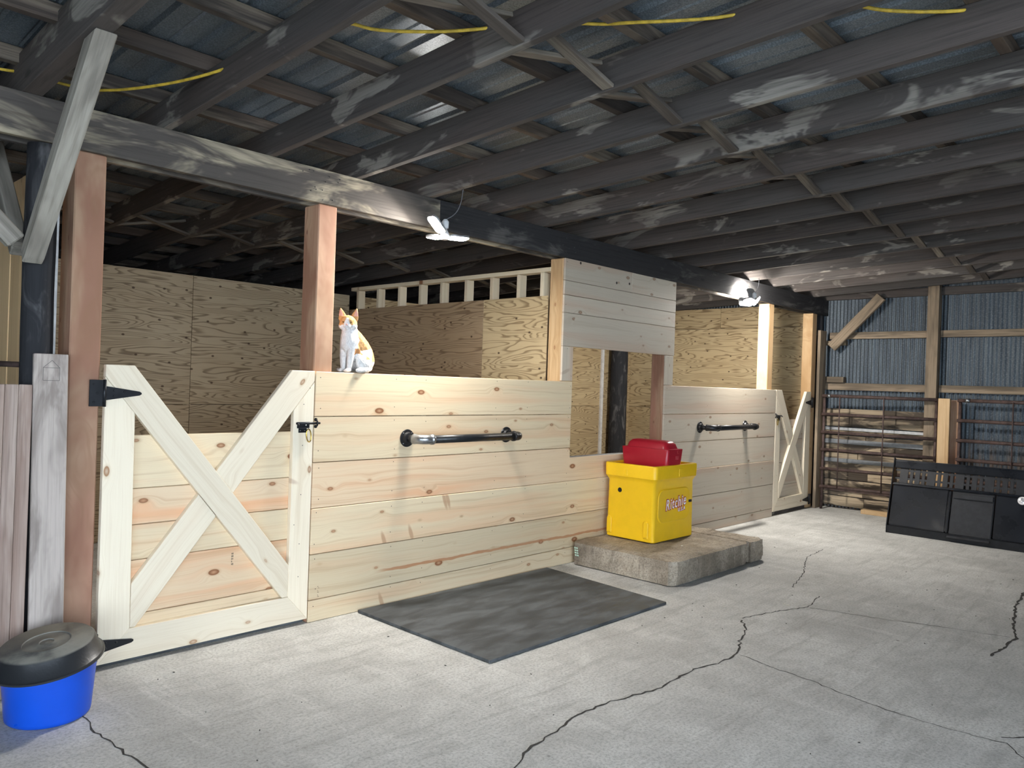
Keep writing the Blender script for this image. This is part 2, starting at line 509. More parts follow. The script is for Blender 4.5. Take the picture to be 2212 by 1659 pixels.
def prism(name, poly, y0, y1, direction, mat, parent=None, bev=0.0025, plane='xz'):
    """polygon in the xz plane pushed from y0 to y1; the grain follows direction"""
    cx = sum(p[0] for p in poly) / len(poly)
    cz = sum(p[1] for p in poly) / len(poly)
    if plane == 'xz':
        M = frame((cx, (y0 + y1) / 2, cz), (direction[0], 0, direction[1]), (0, -1, 0))
        P = [Vector((p[0], y, p[1])) for y in (y0, y1) for p in poly]
    else:   # yz plane pushed along x
        M = frame(((y0 + y1) / 2, cx, cz), (0, direction[0], direction[1]), (-1, 0, 0))
        P = [Vector((y, p[0], p[1])) for y in (y0, y1) for p in poly]
    inv = M.inverted()
    bm = bmesh.new()
    vs = [bm.verts.new(inv @ p) for p in P]
    n = len(poly)
    bm.faces.new(vs[:n])
    bm.faces.new(vs[n:])
    for i in range(n):
        bm.faces.new((vs[i], vs[(i + 1) % n], vs[n + (i + 1) % n], vs[n + i]))
    if bev:
        bmesh.ops.bevel(bm, geom=bm.edges[:], offset=bev, segments=1, affect='EDGES')
    return mesh_obj(name, from_bm(bm), mat, parent, M)


def tube_mesh(pts, radii, seg=12, cap=True, closed=False):
    bm = bmesh.new()
    pts = [Vector(p) for p in pts]
    if not hasattr(radii, '__len__'):
        radii = [radii] * len(pts)
    rings = []
    prev = None
    n = len(pts)
    for i, p in enumerate(pts):
        if closed:
            d = pts[(i + 1) % n] - pts[i - 1]
        else:
            d = pts[min(i + 1, n - 1)] - pts[max(i - 1, 0)]
        d.normalize()
        if prev is None:
            a = d.orthogonal().normalized()
        else:
            a = (prev - d * prev.dot(d)).normalized()
        prev = a
        b = d.cross(a)
        rings.append([bm.verts.new(p + (a * math.cos(2 * math.pi * k / seg) + b * math.sin(2 * math.pi * k / seg)) * radii[i]) for k in range(seg)])
    for i in range(n if closed else n - 1):
        r0, r1 = rings[i], rings[(i + 1) % n]
        for k in range(seg):
            bm.faces.new((r0[k], r0[(k + 1) % seg], r1[(k + 1) % seg], r1[k]))
    if cap and not closed:
        bm.faces.new(rings[0])
        bm.faces.new(rings[-1])
    return from_bm(bm)


def tube(name, pts, radii, mat, parent=None, seg=12, closed=False, base=None):
    base = Vector(base) if base is not None else Vector(pts[0])
    me = tube_mesh([Vector(p) - base for p in pts], radii, seg, True, closed)
    o = mesh_obj(name, me, mat, parent, Matrix.Translation(base), smooth=True)
    sharp_caps(me)
    return o


def sharp_caps(me):
    for p in me.polygons:
        if len(p.vertices) > 4:
            p.use_smooth = False


def lathe_mesh(prof, seg=40):
    bm = bmesh.new()
    rings = []
    for r, z in prof:
        if r < 1e-5:
            rings.append([bm.verts.new((0, 0, z))])
        else:
            rings.append([bm.verts.new((r * math.cos(2 * math.pi * k / seg), r * math.sin(2 * math.pi * k / seg), z)) for k in range(seg)])
    for a, b in zip(rings, rings[1:]):
        for k in range(seg):
            k2 = (k + 1) % seg
            if len(a) == 1 and len(b) == 1:
                continue
            if len(a) == 1:
                bm.faces.new((a[0], b[k], b[k2]))
            elif len(b) == 1:
                bm.faces.new((a[k], a[k2], b[0]))
            else:
                bm.faces.new((a[k], a[k2], b[k2], b[k]))
    return from_bm(bm)


def lathe(name, prof, mat, parent=None, M=None, seg=40, auto=True):
    me = lathe_mesh(prof, seg)
    o = mesh_obj(name, me, mat, parent, M, smooth=True)
    if auto:
        me.set_sharp_from_angle(angle=math.radians(38))
    return o


def rotx(a):
    return Matrix.Rotation(a, 4, 'X')


def T(*p):
    return Matrix.Translation(Vector(p))


# ================================================================== STRUCTURE
XF = 9.51                      # inner face of the metal end wall
SLOPE = 0.044                  # fall of the roof towards the back
RZ = 2.80                      # underside of the rafters over the beam
Y_FRONT, Y_REAR, X_LEFT = -7.6, 7.9, -4.6


def roof_z(y, base):
    return base - SLOPE * y


# floor
bm = bmesh.new()
vs = [bm.verts.new(p) for p in ((X_LEFT - 4, Y_FRONT - 8, 0), (XF + 0.3, Y_FRONT - 8, 0), (XF + 0.3, Y_REAR, 0), (X_LEFT - 4, Y_REAR, 0),
                                (X_LEFT - 4, Y_FRONT - 8, -0.15), (XF + 0.3, Y_FRONT - 8, -0.15), (XF + 0.3, Y_REAR, -0.15), (X_LEFT - 4, Y_REAR, -0.15))]
for f in ((0, 1, 2, 3), (4, 5, 6, 7), (0, 1, 5, 4), (1, 2, 6, 5), (2, 3, 7, 6), (3, 0, 4, 7)):
    bm.faces.new([vs[i] for i in f])
floor = mesh_obj('floor', from_bm(bm), 'concrete')
tag(floor, 'worn grey concrete barn floor with wandering cracks', kind='structure')


def crack(pts, w):
    rnd = random.Random(len(pts) * 7 + int(pts[0][0]))
    P = []
    for a, b in zip(pts, pts[1:]):
        a, b = Vector((*a, 0)), Vector((*b, 0))
        n = max(2, int((b - a).length / 0.035))
        for i in range(n):
            P.append(a.lerp(b, i / n) + Vector((rnd.uniform(-1, 1), rnd.uniform(-1, 1), 0)) * 0.009)
    P.append(Vector((*pts[-1], 0)))
    bm = bmesh.new()
    prev = None
    for i, p in enumerate(P):
        d = (P[min(i + 1, len(P) - 1)] - P[max(i - 1, 0)]).normalized()
        s = Vector((-d.y, d.x, 0)) * w * rnd.uniform(0.35, 1.0)
        cur = (bm.verts.new(p + s + Vector((0, 0, 0.0012))), bm.verts.new(p - s + Vector((0, 0, 0.0012))))
        if prev:
            bm.faces.new((prev[0], prev[1], cur[1], cur[0]))
        prev = cur
    mesh_obj('crack', from_bm(bm), 'crackfill', floor)


crack([(0.55, -2.42), (0.8, -2.25), (1.05, -2.12), (1.147, -2.09), (1.299, -2.026), (1.516, -1.993), (1.714, -1.951), (1.963, -1.966), (2.256, -2.039), (2.473, -2.027), (2.658, -2.016), (2.874, -2.066), (3.072, -2.062), (3.286, -1.962), (3.53, -1.882), (3.694, -1.77)], 0.0075)
crack([(3.061, -2.082), (3.007, -2.275), (2.981, -2.519), (2.915, -2.779), (2.884, -3.004), (2.883, -3.202), (2.914, -3.415), (2.749, -3.55)], 0.004)
crack([(3.743, -1.746), (4.093, -1.835), (4.355, -1.939), (4.723, -1.874)], 0.005)
crack([(4.82, -1.64), (4.828, -1.622), (5.325, -1.498), (5.981, -1.253), (6.5, -1.2)], 0.005)
crack([(0.09, -0.456), (0.073, -0.655), (0.084, -0.835), (0.095, -1.003), (0.113, -1.138), (0.12, -1.4)], 0.005)
crack([(6.163, -2.925), (5.625, -2.969), (5.123, -3.046), (4.714, -3.134), (4.2, -3.1)], 0.011)
crack([(4.36, -1.95), (4.45, -2.3), (4.6, -2.7), (4.714, -3.1)], 0.004)
crack([(2.96, -3.40), (3.1, -3.50), (3.3, -3.52)], 0.007)

# ceiling: metal sheets on purlins on rafters
ceiling = empty('ceiling', (0, 0, RZ), 'open barn roof of metal sheets over dark weathered rafters', kind='structure')
CM = WM['ceiling']
RIB = [(0.0, 0.0), (0.085, 0.0), (0.095, 0.006), (0.105, 0.0), (0.180, 0.0), (0.195, 0.018), (0.215, 0.018), (0.230, 0.0)]
bm = bmesh.new()
prof = [(0.23 * i + x, z) for i in range(3) for (x, z) in RIB] + [(0.70, 0.0)]
rows = []
y0, y1 = Y_FRONT - 0.1, Y_REAR + 0.1
for yy in (y0, y1):
    rows.append([bm.verts.new((x, yy, z - SLOPE * yy)) for x, z in prof])
for i in range(len(prof) - 1):
    bm.faces.new((rows[0][i], rows[0][i + 1], rows[1][i + 1], rows[1][i]))
sheet_me = from_bm(bm)
sheet_me.materials.append(MT['roof'])
ROOF_Z = RZ + 0.155 + 0.076
x = X_LEFT - 0.2
k = 0
while x < XF + 0.2:
    mesh_obj('roof_sheet', sheet_me, 'roof', ceiling, T(x, 0, ROOF_Z + 0.0015 * (k % 2)))
    x += 0.69
    k += 1
RAFT_X = [-0.018 + 0.6045 * i for i in range(-7, 16)]
for i, rx in zip(range(-7, 16), RAFT_X):
    w, h = (0.085, 0.20) if i == 0 else (0.043, 0.155)
    z0 = RZ + h / 2
    board('rafter', (rx - w / 2, Y_REAR, roof_z(Y_REAR, z0)), (rx - w / 2, Y_FRONT, roof_z(Y_FRONT, z0)), h, w, (1, 0, 0), 'rafter', ceiling)
py = -7.31
k = 0
while py < 7.8:
    z0 = roof_z(py, RZ + 0.155 + 0.0375)
    board('purlin', (X_LEFT, py, z0), (XF - 0.02, py, z0), 0.075, 0.05, (0, 1, 0), 'purlin', ceiling)
    py += 0.57
    k += 1
for yb in (-1.95, 2.5):
    for a, b in zip(RAFT_X, RAFT_X[1:]):
        if b < -0.7:
            continue
        xa, xb = a, b - 0.045
        zl, zh = roof_z(yb, RZ + 0.015), roof_z(yb, RZ + 0.14)
        board('bridging', (xa, yb - 0.035, zh), (xb, yb - 0.035, zl), 0.065, 0.02, (0, 0, 1), 'bridge', ceiling)
        board('bridging', (xa, yb + 0.035, zl), (xb, yb + 0.035, zh), 0.065, 0.02, (0, 0, 1), 'bridge', ceiling)

# end wall of corrugated metal with timber girts
wall_right = empty('wall_right', (XF, 0, 0), 'corrugated metal end wall with timber girts and rough plank lining', kind='structure')
bm = bmesh.new()
W_SH, NW = 0.66, 14
cols = []
for j in range(NW * 6 + 1):
    yy = -W_SH * j / (NW * 6)
    xx = 0.0048 * math.cos(2 * math.pi * j / 6)
    cols.append((bm.verts.new((xx, yy, -0.02)), bm.verts.new((xx, yy, 3.35))))
for a, b in zip(cols, cols[1:]):
    bm.faces.new((a[0], b[0], b[1], a[1]))
side_me = from_bm(bm)
side_me.materials.append(MT['siding'])
for p in side_me.polygons:
    p.use_smooth = True
yy = Y_REAR
k = 0
while yy > Y_FRONT:
    mesh_obj('siding_sheet', side_me, 'siding', wall_right, T(XF + 0.012 + 0.003 * (k % 2), yy, 0))
    yy -= 0.655
    k += 1
for z0, z1 in ((2.27, 2.36), (1.585, 1.68)):
    block('girt', (XF - 0.05, -1.27, z0), (XF, 0.16 if z0 < 2 else -0.05, z1), 'girt', wall_right, 'y')
    block('girt', (XF - 0.05, -4.4, z0 + 0.005), (XF, -1.41, z1), 'girt', wall_right, 'y')
    block('girt', (XF - 0.05, -7.5, z0 + 0.005), (XF, -4.52, z1), 'girt', wall_right, 'y')
block('girt', (XF - 0.05, -7.5, 2.80), (XF, 0.2, 2.90), 'rafter', wall_right, 'y')
for yc in (-1.34, -4.46):
    block('wall_stud', (XF - 0.13, yc - 0.065, 0.0), (XF - 0.0, yc + 0.065, 2.92), 'girt', wall_right, 'z')
block('wood_block', (XF - 0.10, -0.27, 1.682), (XF - 0.005, -0.02, 1.76), 'girt', wall_right, 'y')
block('wood_block', (XF - 0.09, -0.28, 2.185), (XF - 0.005, -0.02, 2.245), 'girt', wall_right, 'y')
# rough plank lining on the lower part, left of the stud
zz = 0.03
rl = random.Random(3)
while zz < 1.30:
    h = rl.choice((0.125, 0.14, 0.15, 0.11))
    h = min(h, 1.345 - zz)
    ysplit = rl.uniform(-0.95, -0.3)
    for ya, yb in ((0.0, ysplit), (ysplit - 0.004, -1.27)):
        block('lining_plank', (XF - 0.045 - rl.uniform(0, 0.008), yb, zz), (XF - 0.012, ya, zz + h - 0.012), 'lining', wall_right, 'y')
    zz += h
block('metal_strip', (XF - 0.075, -1.27, 1.045), (XF - 0.055, -0.03, 1.085), 'strip_white', wall_right, 'y')
block('metal_strip', (XF - 0.075, -1.30, 0.865), (XF - 0.055, -0.03, 0.925), 'strip_grey', wall_right, 'y')
block('metal_strip', (XF - 0.075, -1.30, 0.615), (XF - 0.055, -0.03, 0.67), 'strip_grey', wall_right, 'y')
block('metal_strip', (XF - 0.075, -1.30, 0.23), (XF - 0.055, -0.03, 0.275), 'rust', wall_right, 'y')

# other outer walls, behind and beside the camera
wall_rear = empty('wall_rear', (0, Y_REAR, 0), 'dark metal rear wall beyond the stalls', kind='structure')
block('siding_sheet', (X_LEFT, Y_REAR, 0), (XF, Y_REAR + 0.03, 3.1), 'rafter', wall_rear, 'x', 0)
wall_front = empty('wall_front', (4, Y_FRONT, 0), 'timber front wall beside the open barn door', kind='structure')
block('siding_sheet', (0.6, Y_FRONT - 0.03, 0), (XF, Y_FRONT, 3.5), 'rafter', wall_front, 'x', 0)
block('header_board', (X_LEFT, Y_FRONT - 0.03, 2.95), (0.6, Y_FRONT, 3.5), 'rafter', wall_front, 'x', 0)
wall_left = empty('wall_left', (X_LEFT, 0, 0), 'dark timber wall at the near end of the barn', kind='structure')
block('siding_sheet', (X_LEFT - 0.03, -3.2, 0), (X_LEFT, Y_REAR, 3.5), 'rafter', wall_left, 'y', 0)
block('siding_sheet', (X_LEFT - 0.03, Y_FRONT, 0), (X_LEFT, -5.2, 3.5), 'rafter', wall_left, 'y', 0)
block('header_board', (X_LEFT - 0.03, -5.2, 2.1), (X_LEFT, -3.2, 3.5), 'rafter', wall_left, 'y', 0)  # header over an unseen opening added to let daylight onto left-facing surfaces

# stall walls of plywood
wall_back = empty('wall_back', (0.11, 3.085, 0), 'plywood back wall of the stalls', kind='structure')


def ply(parent, lo, hi, axis, mat='ply'):
    return block('plywood_sheet', lo, hi, mat, parent, axis, 0.0015)


YB = 3.085
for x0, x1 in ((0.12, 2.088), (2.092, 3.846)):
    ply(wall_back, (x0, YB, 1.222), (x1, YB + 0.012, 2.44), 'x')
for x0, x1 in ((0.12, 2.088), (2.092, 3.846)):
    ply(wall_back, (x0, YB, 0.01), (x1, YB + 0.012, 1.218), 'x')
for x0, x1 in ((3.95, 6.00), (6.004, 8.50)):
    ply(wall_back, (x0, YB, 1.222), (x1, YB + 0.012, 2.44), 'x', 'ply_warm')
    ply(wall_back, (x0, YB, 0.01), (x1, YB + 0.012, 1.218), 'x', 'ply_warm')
ply(wall_back, (8.56, YB, 0.01), (9.296, YB + 0.012, 2.44), 'x', 'ply_warm')
block('edge_strip', (8.50, YB - 0.03, 0), (8.555, YB + 0.012, 2.5), 'white', wall_back, 'z')
for xs in (1.3, 2.09, 2.9, 3.7, 5.0, 6.0, 7.2, 8.4):
    block('wall_stud', (xs - 0.02, YB + 0.013, 0), (xs + 0.02, YB + 0.10, 2.42), 'stud', wall_back, 'z')

wall_divider = empty('wall_divider', (3.85, 1.5, 0), 'plywood divider between the stalls with open studs along its top', kind='structure')
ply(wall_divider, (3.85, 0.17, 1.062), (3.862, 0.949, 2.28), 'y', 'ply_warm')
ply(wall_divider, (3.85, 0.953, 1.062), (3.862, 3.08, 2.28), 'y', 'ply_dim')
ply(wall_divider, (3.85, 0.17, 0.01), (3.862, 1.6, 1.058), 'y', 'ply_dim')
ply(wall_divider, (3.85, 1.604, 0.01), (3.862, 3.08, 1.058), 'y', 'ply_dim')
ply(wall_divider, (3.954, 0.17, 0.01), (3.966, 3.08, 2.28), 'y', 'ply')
for ys in (2.958, 2.594, 2.227, 1.89, 1.565, 1.213, 0.871, 0.533, 0.255):
    block('wall_stud', (3.864, ys - 0.02, 0.0), (3.952, ys + 0.02, 2.485), 'stud', wall_divider, 'z')
block('top_plate', (3.862, 0.16, 2.487), (3.954, 3.08, 2.525), 'stud', wall_divider, 'y')

wall_stall_end = empty('wall_stall_end', (9.3, 1.5, 0), 'plywood lining at the far end of the far stall', kind='structure')
for z0, z1, ysp in ((0.01, 1.218, 1.9), (1.222, 2.436, 2.5), (2.44, 2.74, 1.5)):
    ply(wall_stall_end, (9.30, 0.17, z0), (9.312, ysp - 0.002, z1), 'y', 'ply_warm')
    ply(wall_stall_end, (9.30, ysp + 0.002, z0), (9.312, 3.3, z1), 'y', 'ply_warm')

wall_side = empty('wall_side', (0.095, 1.5, 0), 'upright tan boards of the partition left of the first stall', kind='structure')
yb = 0.165
for i in range(15):
    w_ = 0.19
    block('wall_board', (0.086 + 0.003 * (i % 2), yb, 0.0), (0.106, yb + w_ - 0.008, 2.56), 'tan', wall_side, 'z')
    yb += w_
block('edge_strip', (0.088, 0.135, 0.0), (0.108, 0.163, 2.56), 'white', wall_side, 'z')

# ================================================================== POSTS AND BEAM
beam = empty('support_beam', (4.0, 0.08, 2.59), 'long dark weathered header beam above the stall fronts', 'beam')
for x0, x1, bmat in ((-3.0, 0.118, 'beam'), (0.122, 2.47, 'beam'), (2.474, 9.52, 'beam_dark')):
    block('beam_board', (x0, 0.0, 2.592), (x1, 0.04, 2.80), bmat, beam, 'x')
block('beam_board', (-3.0, 0.13, 2.592), (4.6, 0.168, 2.80), 'beam', beam, 'x')
block('beam_board', (4.604, 0.13, 2.592), (9.52, 0.168, 2.80), 'beam', beam, 'x')
bm = bmesh.new()
rn = random.Random(5)
for i in range(34):
    x = rn.choice((1.40, 1.52, 3.9, 5.5, 7.8, 2.9, 6.5)) + rn.uniform(-0.12, 0.12)
    z = rn.uniform(2.61, 2.78)
    bmesh.ops.create_icosphere(bm, subdivisions=1, radius=0.004, matrix=T(x, -0.002, z))
tag(mesh_obj('nails', from_bm(bm), 'flange', beam), kind='stuff')


def post(x0, x1, y0, y1, mat, label, z1=2.592, z0=0.0):
    o = block('support_post', (x0, y0, z0), (x1, y1, z1), mat, None, 'z', 0.006)
    return tag(o, label, 'post', 'square timber posts of the stalls')


post(0.137, 0.279, 0.022, 0.205, 'cedar', 'reddish square timber post carrying the hinges of the near gate')
post(1.505, 1.637, 0.024, 0.190, 'cedar', 'reddish square timber post beside the sitting cat')
post(3.868, 3.96, 0.024, 0.166, 'fir', 'light brown square post left of the upper boarding')
post(5.462, 5.60, 0.024, 0.166, 'cedar', 'dark red square post at the right of the window opening')
post(7.755, 7.894, 0.024, 0.160, 'fir', 'bright square post beside the far lamp and far gate')
post(9.06, 9.20, 0.024, 0.160, 'fir', 'square post carrying the hinges of the far gate')


def pole(x, y, r, z1, label, wob=0.006, seedv=1):
    n = 26
    pts, rad = [], []
    for i in range(n):
        z = z1 * i / (n - 1)
        pts.append((wob * mnoise.noise(Vector((0, seedv, z * 1.3))), wob * mnoise.noise(Vector((7, seedv, z * 1.3))), z))
        rad.append(r * (1.06 - 0.10 * i / (n - 1)) * (1 + 0.05 * mnoise.noise(Vector((seedv, 3, z * 3)))))
    me = tube_mesh([(p[2], p[0], p[1]) for p in pts], rad, 20)
    # mesh runs along local x so that the grain follows the pole
    M = frame((x, y, 0), (0, 0, 1), (0, -1, 0))
    o = mesh_obj('round_pole', me, 'char', None, M, smooth=True)
    return tag(o, label, 'pole', 'blackened round barn poles')


pole(0.012, 0.085, 0.070, 2.59, 'blackened round barn pole with knee braces, left of the near gate', seedv=1)
pole(8.76, 2.92, 0.135, 2.60, 'dark round barn pole seen through the window opening', seedv=2)
pole(9.385, 0.09, 0.075, 2.59, 'dark round barn pole at the far end of the beam', seedv=3)


def brace(p0, p1, w, t, normal, label, mat='brace'):
    return tag(board('knee_brace', p0, p1, w, t, normal, mat, None, 0.006), label, 'brace', 'weathered knee braces')


o = prism('knee_brace', [(0.012, 2.075), (-0.010, 2.005), (-0.045, 2.03), (-0.905, roof_z(-0.905, 2.797)), (-0.775, roof_z(-0.775, 2.797))], -0.085, -0.002, (-0.74, 0.67), 'brace', None, 0.004, plane='yz')
tag(o, 'long grey knee brace rising from the near pole to a rafter', 'brace', 'weathered knee braces')
brace((-0.045, 0.20, 2.09), (-0.045, 0.75, 2.70), 0.085, 0.07, (1, 0, 0), 'grey knee brace rising behind the near pole')
brace((-0.118, -0.030, 2.095), (-0.62, -0.030, 2.62), 0.085, 0.06, (0, 1, 0), 'grey knee brace rising left of the near pole')
brace((XF - 0.165, -0.125, 2.15), (XF - 0.165, -0.74, 2.80), 0.13, 0.06, (1, 0, 0), 'diagonal grey knee brace against the metal end wall', 'girt')


# ================================================================== STALL FRONTS
def nails(parent, spots, mat='nail', r=0.0032, y=-0.0005):
    bm = bmesh.new()
    for x, z in spots:
        bmesh.ops.create_circle(bm, cap_ends=True, segments=8, radius=r, matrix=T(x, y, z) @ rotx(math.pi / 2))
    tag(mesh_obj('nail_heads', from_bm(bm), mat, parent), kind='stuff')


front1 = empty('stall_wall', (2.8, 0.02, 0), 'pale pine plank front of the near stall, cat sitting on top', 'stall wall', 'plank fronts of the stalls', 'thing')
SEAM = [1.555, 1.275, 0.990, 0.705, 0.420, 0.137, 0.0]
MATS = ['pine', 'pine', 'pine_pink', 'pine', 'pine_streak', 'pine']
GAP = 0.0018
for i, (zt, zb) in enumerate(zip(SEAM, SEAM[1:])):
    zt, zb = zt - GAP, zb + GAP
    mt = MATS[i]
    dy = 0.0012 * (i % 3)
    if i < 2:
        block('plank', (1.510, dy, zb), (4.010, 0.02, zt), mt, front1, 'x')
    elif i == 2:
        prism('plank', [(1.510, zb), (5.458, zb), (5.458, 0.903), (4.010, 0.903), (4.010, zt), (1.510, zt)], dy, 0.02, (1, 0), mt, front1)
    else:
        block('plank', (1.510, dy, zb), (5.458, 0.02, zt), mt, front1, 'x')
block('cap_rail', (1.64, 0.022, 1.50), (3.862, 0.17, 1.553), 'spruce', front1, 'x')
block('sill_board', (4.0, 0.022, 0.865), (5.46, 0.12, 0.903), 'white', front1, 'x')
for xs in (2.4, 3.1):
    block('wall_stud', (xs - 0.02, 0.0225, 0), (xs + 0.02, 0.11, 1.498), 'stud', front1, 'z')
sp = []
for zt in SEAM[:-1]:
    for x in (1.545, 2.13, 2.40, 3.1, 3.45, 3.98, 4.5, 5.0):
        for dz in (0.03, 0.22):
            if zt - dz > 0.02 and not (x > 4.0 and zt - dz > 0.88):
                sp.append((x + random.uniform(-0.01, 0.01), zt - dz + random.uniform(-0.012, 0.012)))
nails(front1, sp)



def ink_stamp(parent, x, z, y, h, w, n, seed):
    rq = random.Random(seed)
    bm = bmesh.new()
    for i in range(n):
        zc = z - h / 2 + h * (i + 0.5) / n
        for dx in (-0.28, 0.28):
            if rq.random() < 0.75:
                a, b = w * 0.22, h / n * rq.uniform(0.22, 0.42)
                cx = x + dx * w
                bm.faces.new([bm.verts.new((cx + p * a, y, zc + q_ * b)) for p, q_ in ((-1, -1), (1, -1), (1, 1), (-1, 1))])
    tag(mesh_obj('ink_stamp', from_bm(bm), 'stamp', parent), kind='stuff')


MT['stamp'] = plain('stamp_ink', (0.20, 0.145, 0.10), 0.8)
ink_stamp(front1, 1.575, 0.185, -0.0006, 0.070, 0.010, 8, 4)
front2 = empty('stall_wall', (6.7, 0.02, 0), 'greyish pine plank front of the far stall behind the yellow waterer', 'stall wall', 'plank fronts of the stalls', 'thing')
SEAM2 = [1.555, 1.268, 0.982, 0.690, 0.400, 0.100, 0.0]
for i, (zt, zb) in enumerate(zip(SEAM2, SEAM2[1:])):
    block('plank', (5.462, 0.0012 * (i % 3), zb + GAP), (7.972, 0.02, zt - GAP), 'pine_grey', front2, 'x')
block('cap_rail', (5.61, 0.022, 1.50), (7.75, 0.15, 1.553), 'spruce', front2, 'x')
nails(front2, [(x + random.uniform(-0.01, 0.01), z - dz) for z in SEAM2[:-1] for x in (5.5, 6.3, 7.1, 7.93) for dz in (0.03, 0.2) if z - dz > 0.02])

upper = empty('window_boarding', (4.74, 0.02, 1.85), 'greyish pine boarding hanging under the beam above the window opening', 'boarding')
block('plank', (3.866, 0.0, 2.405), (4.845, 0.02, 2.590), 'pine_grey', upper, 'x')
block('plank', (4.848, 0.001, 2.405), (5.615, 0.02, 2.590), 'pine_grey', upper, 'x')
for i, (zb, zt) in enumerate(((2.285, 2.402), (2.135, 2.282), (1.852, 2.132))):
    block('plank', (3.866, 0.0012 * (i % 2), zb), (5.615, 0.02, zt), 'pine_grey', upper, 'x')
block('side_trim', (3.866, 0.0, 1.558), (4.010, 0.02, 1.849), 'pine_grey', upper, 'z')
block('side_trim', (5.462, 0.0, 1.558), (5.603, 0.02, 1.849), 'pine_grey', upper, 'z')
nails(upper, [(3.93, 1.83), (3.99, 1.6), (5.5, 1.83), (5.58, 1.58), (3.89, 2.56), (3.89, 2.2), (5.58, 2.5), (5.58, 2.0)])
for x, z in ((4.07, 2.572), (4.60, 2.465), (4.80, 2.48)):
    lathe('knot', [(0, 0.0010), (0.009, 0.0008), (0.012, 0.0)], 'nail', upper, T(x, -0.0003, z) @ rotx(math.pi / 2), 14)


# ================================================================== GATES
def hinge(parent, x, z, L, sgn):
    """strap hinge: plate on the post, barrel, tapering strap on the gate; sgn +1 points right"""
    h = block('hinge_plate', (min(x, x - sgn * 0.065), -0.012, z - 0.066), (max(x, x - sgn * 0.065), -0.004, z + 0.066), 'black_metal', parent, 'z', 0.001)
    tube('hinge_barrel', [(x + sgn * 0.004, -0.014, z - 0.068), (x + sgn * 0.004, -0.014, z + 0.068)], 0.008, 'black_metal', parent, 10)
    poly = [(x + sgn * 0.01, z + 0.036), (x + sgn * (L - 0.01), z + 0.010), (x + sgn * L, z + 0.004), (x + sgn * L, z - 0.004), (x + sgn * (L - 0.01), z - 0.010), (x + sgn * 0.01, z - 0.036)]
    prism('hinge_strap', poly, -0.010, -0.004, (1, 0), 'black_metal', parent, 0.001)
    for dx, dz in ((-0.045, 0.045), (-0.045, -0.045), (-0.03, 0.0), (0.05, 0.014), (0.05, -0.014), (0.10, 0.008)):
        lathe('screw', [(0, 0.0035), (0.004, 0.003), (0.006, 0.0)], 'black_metal', parent, T(x + sgn * dx, -0.0115, z + dz) @ rotx(math.pi / 2), 8)


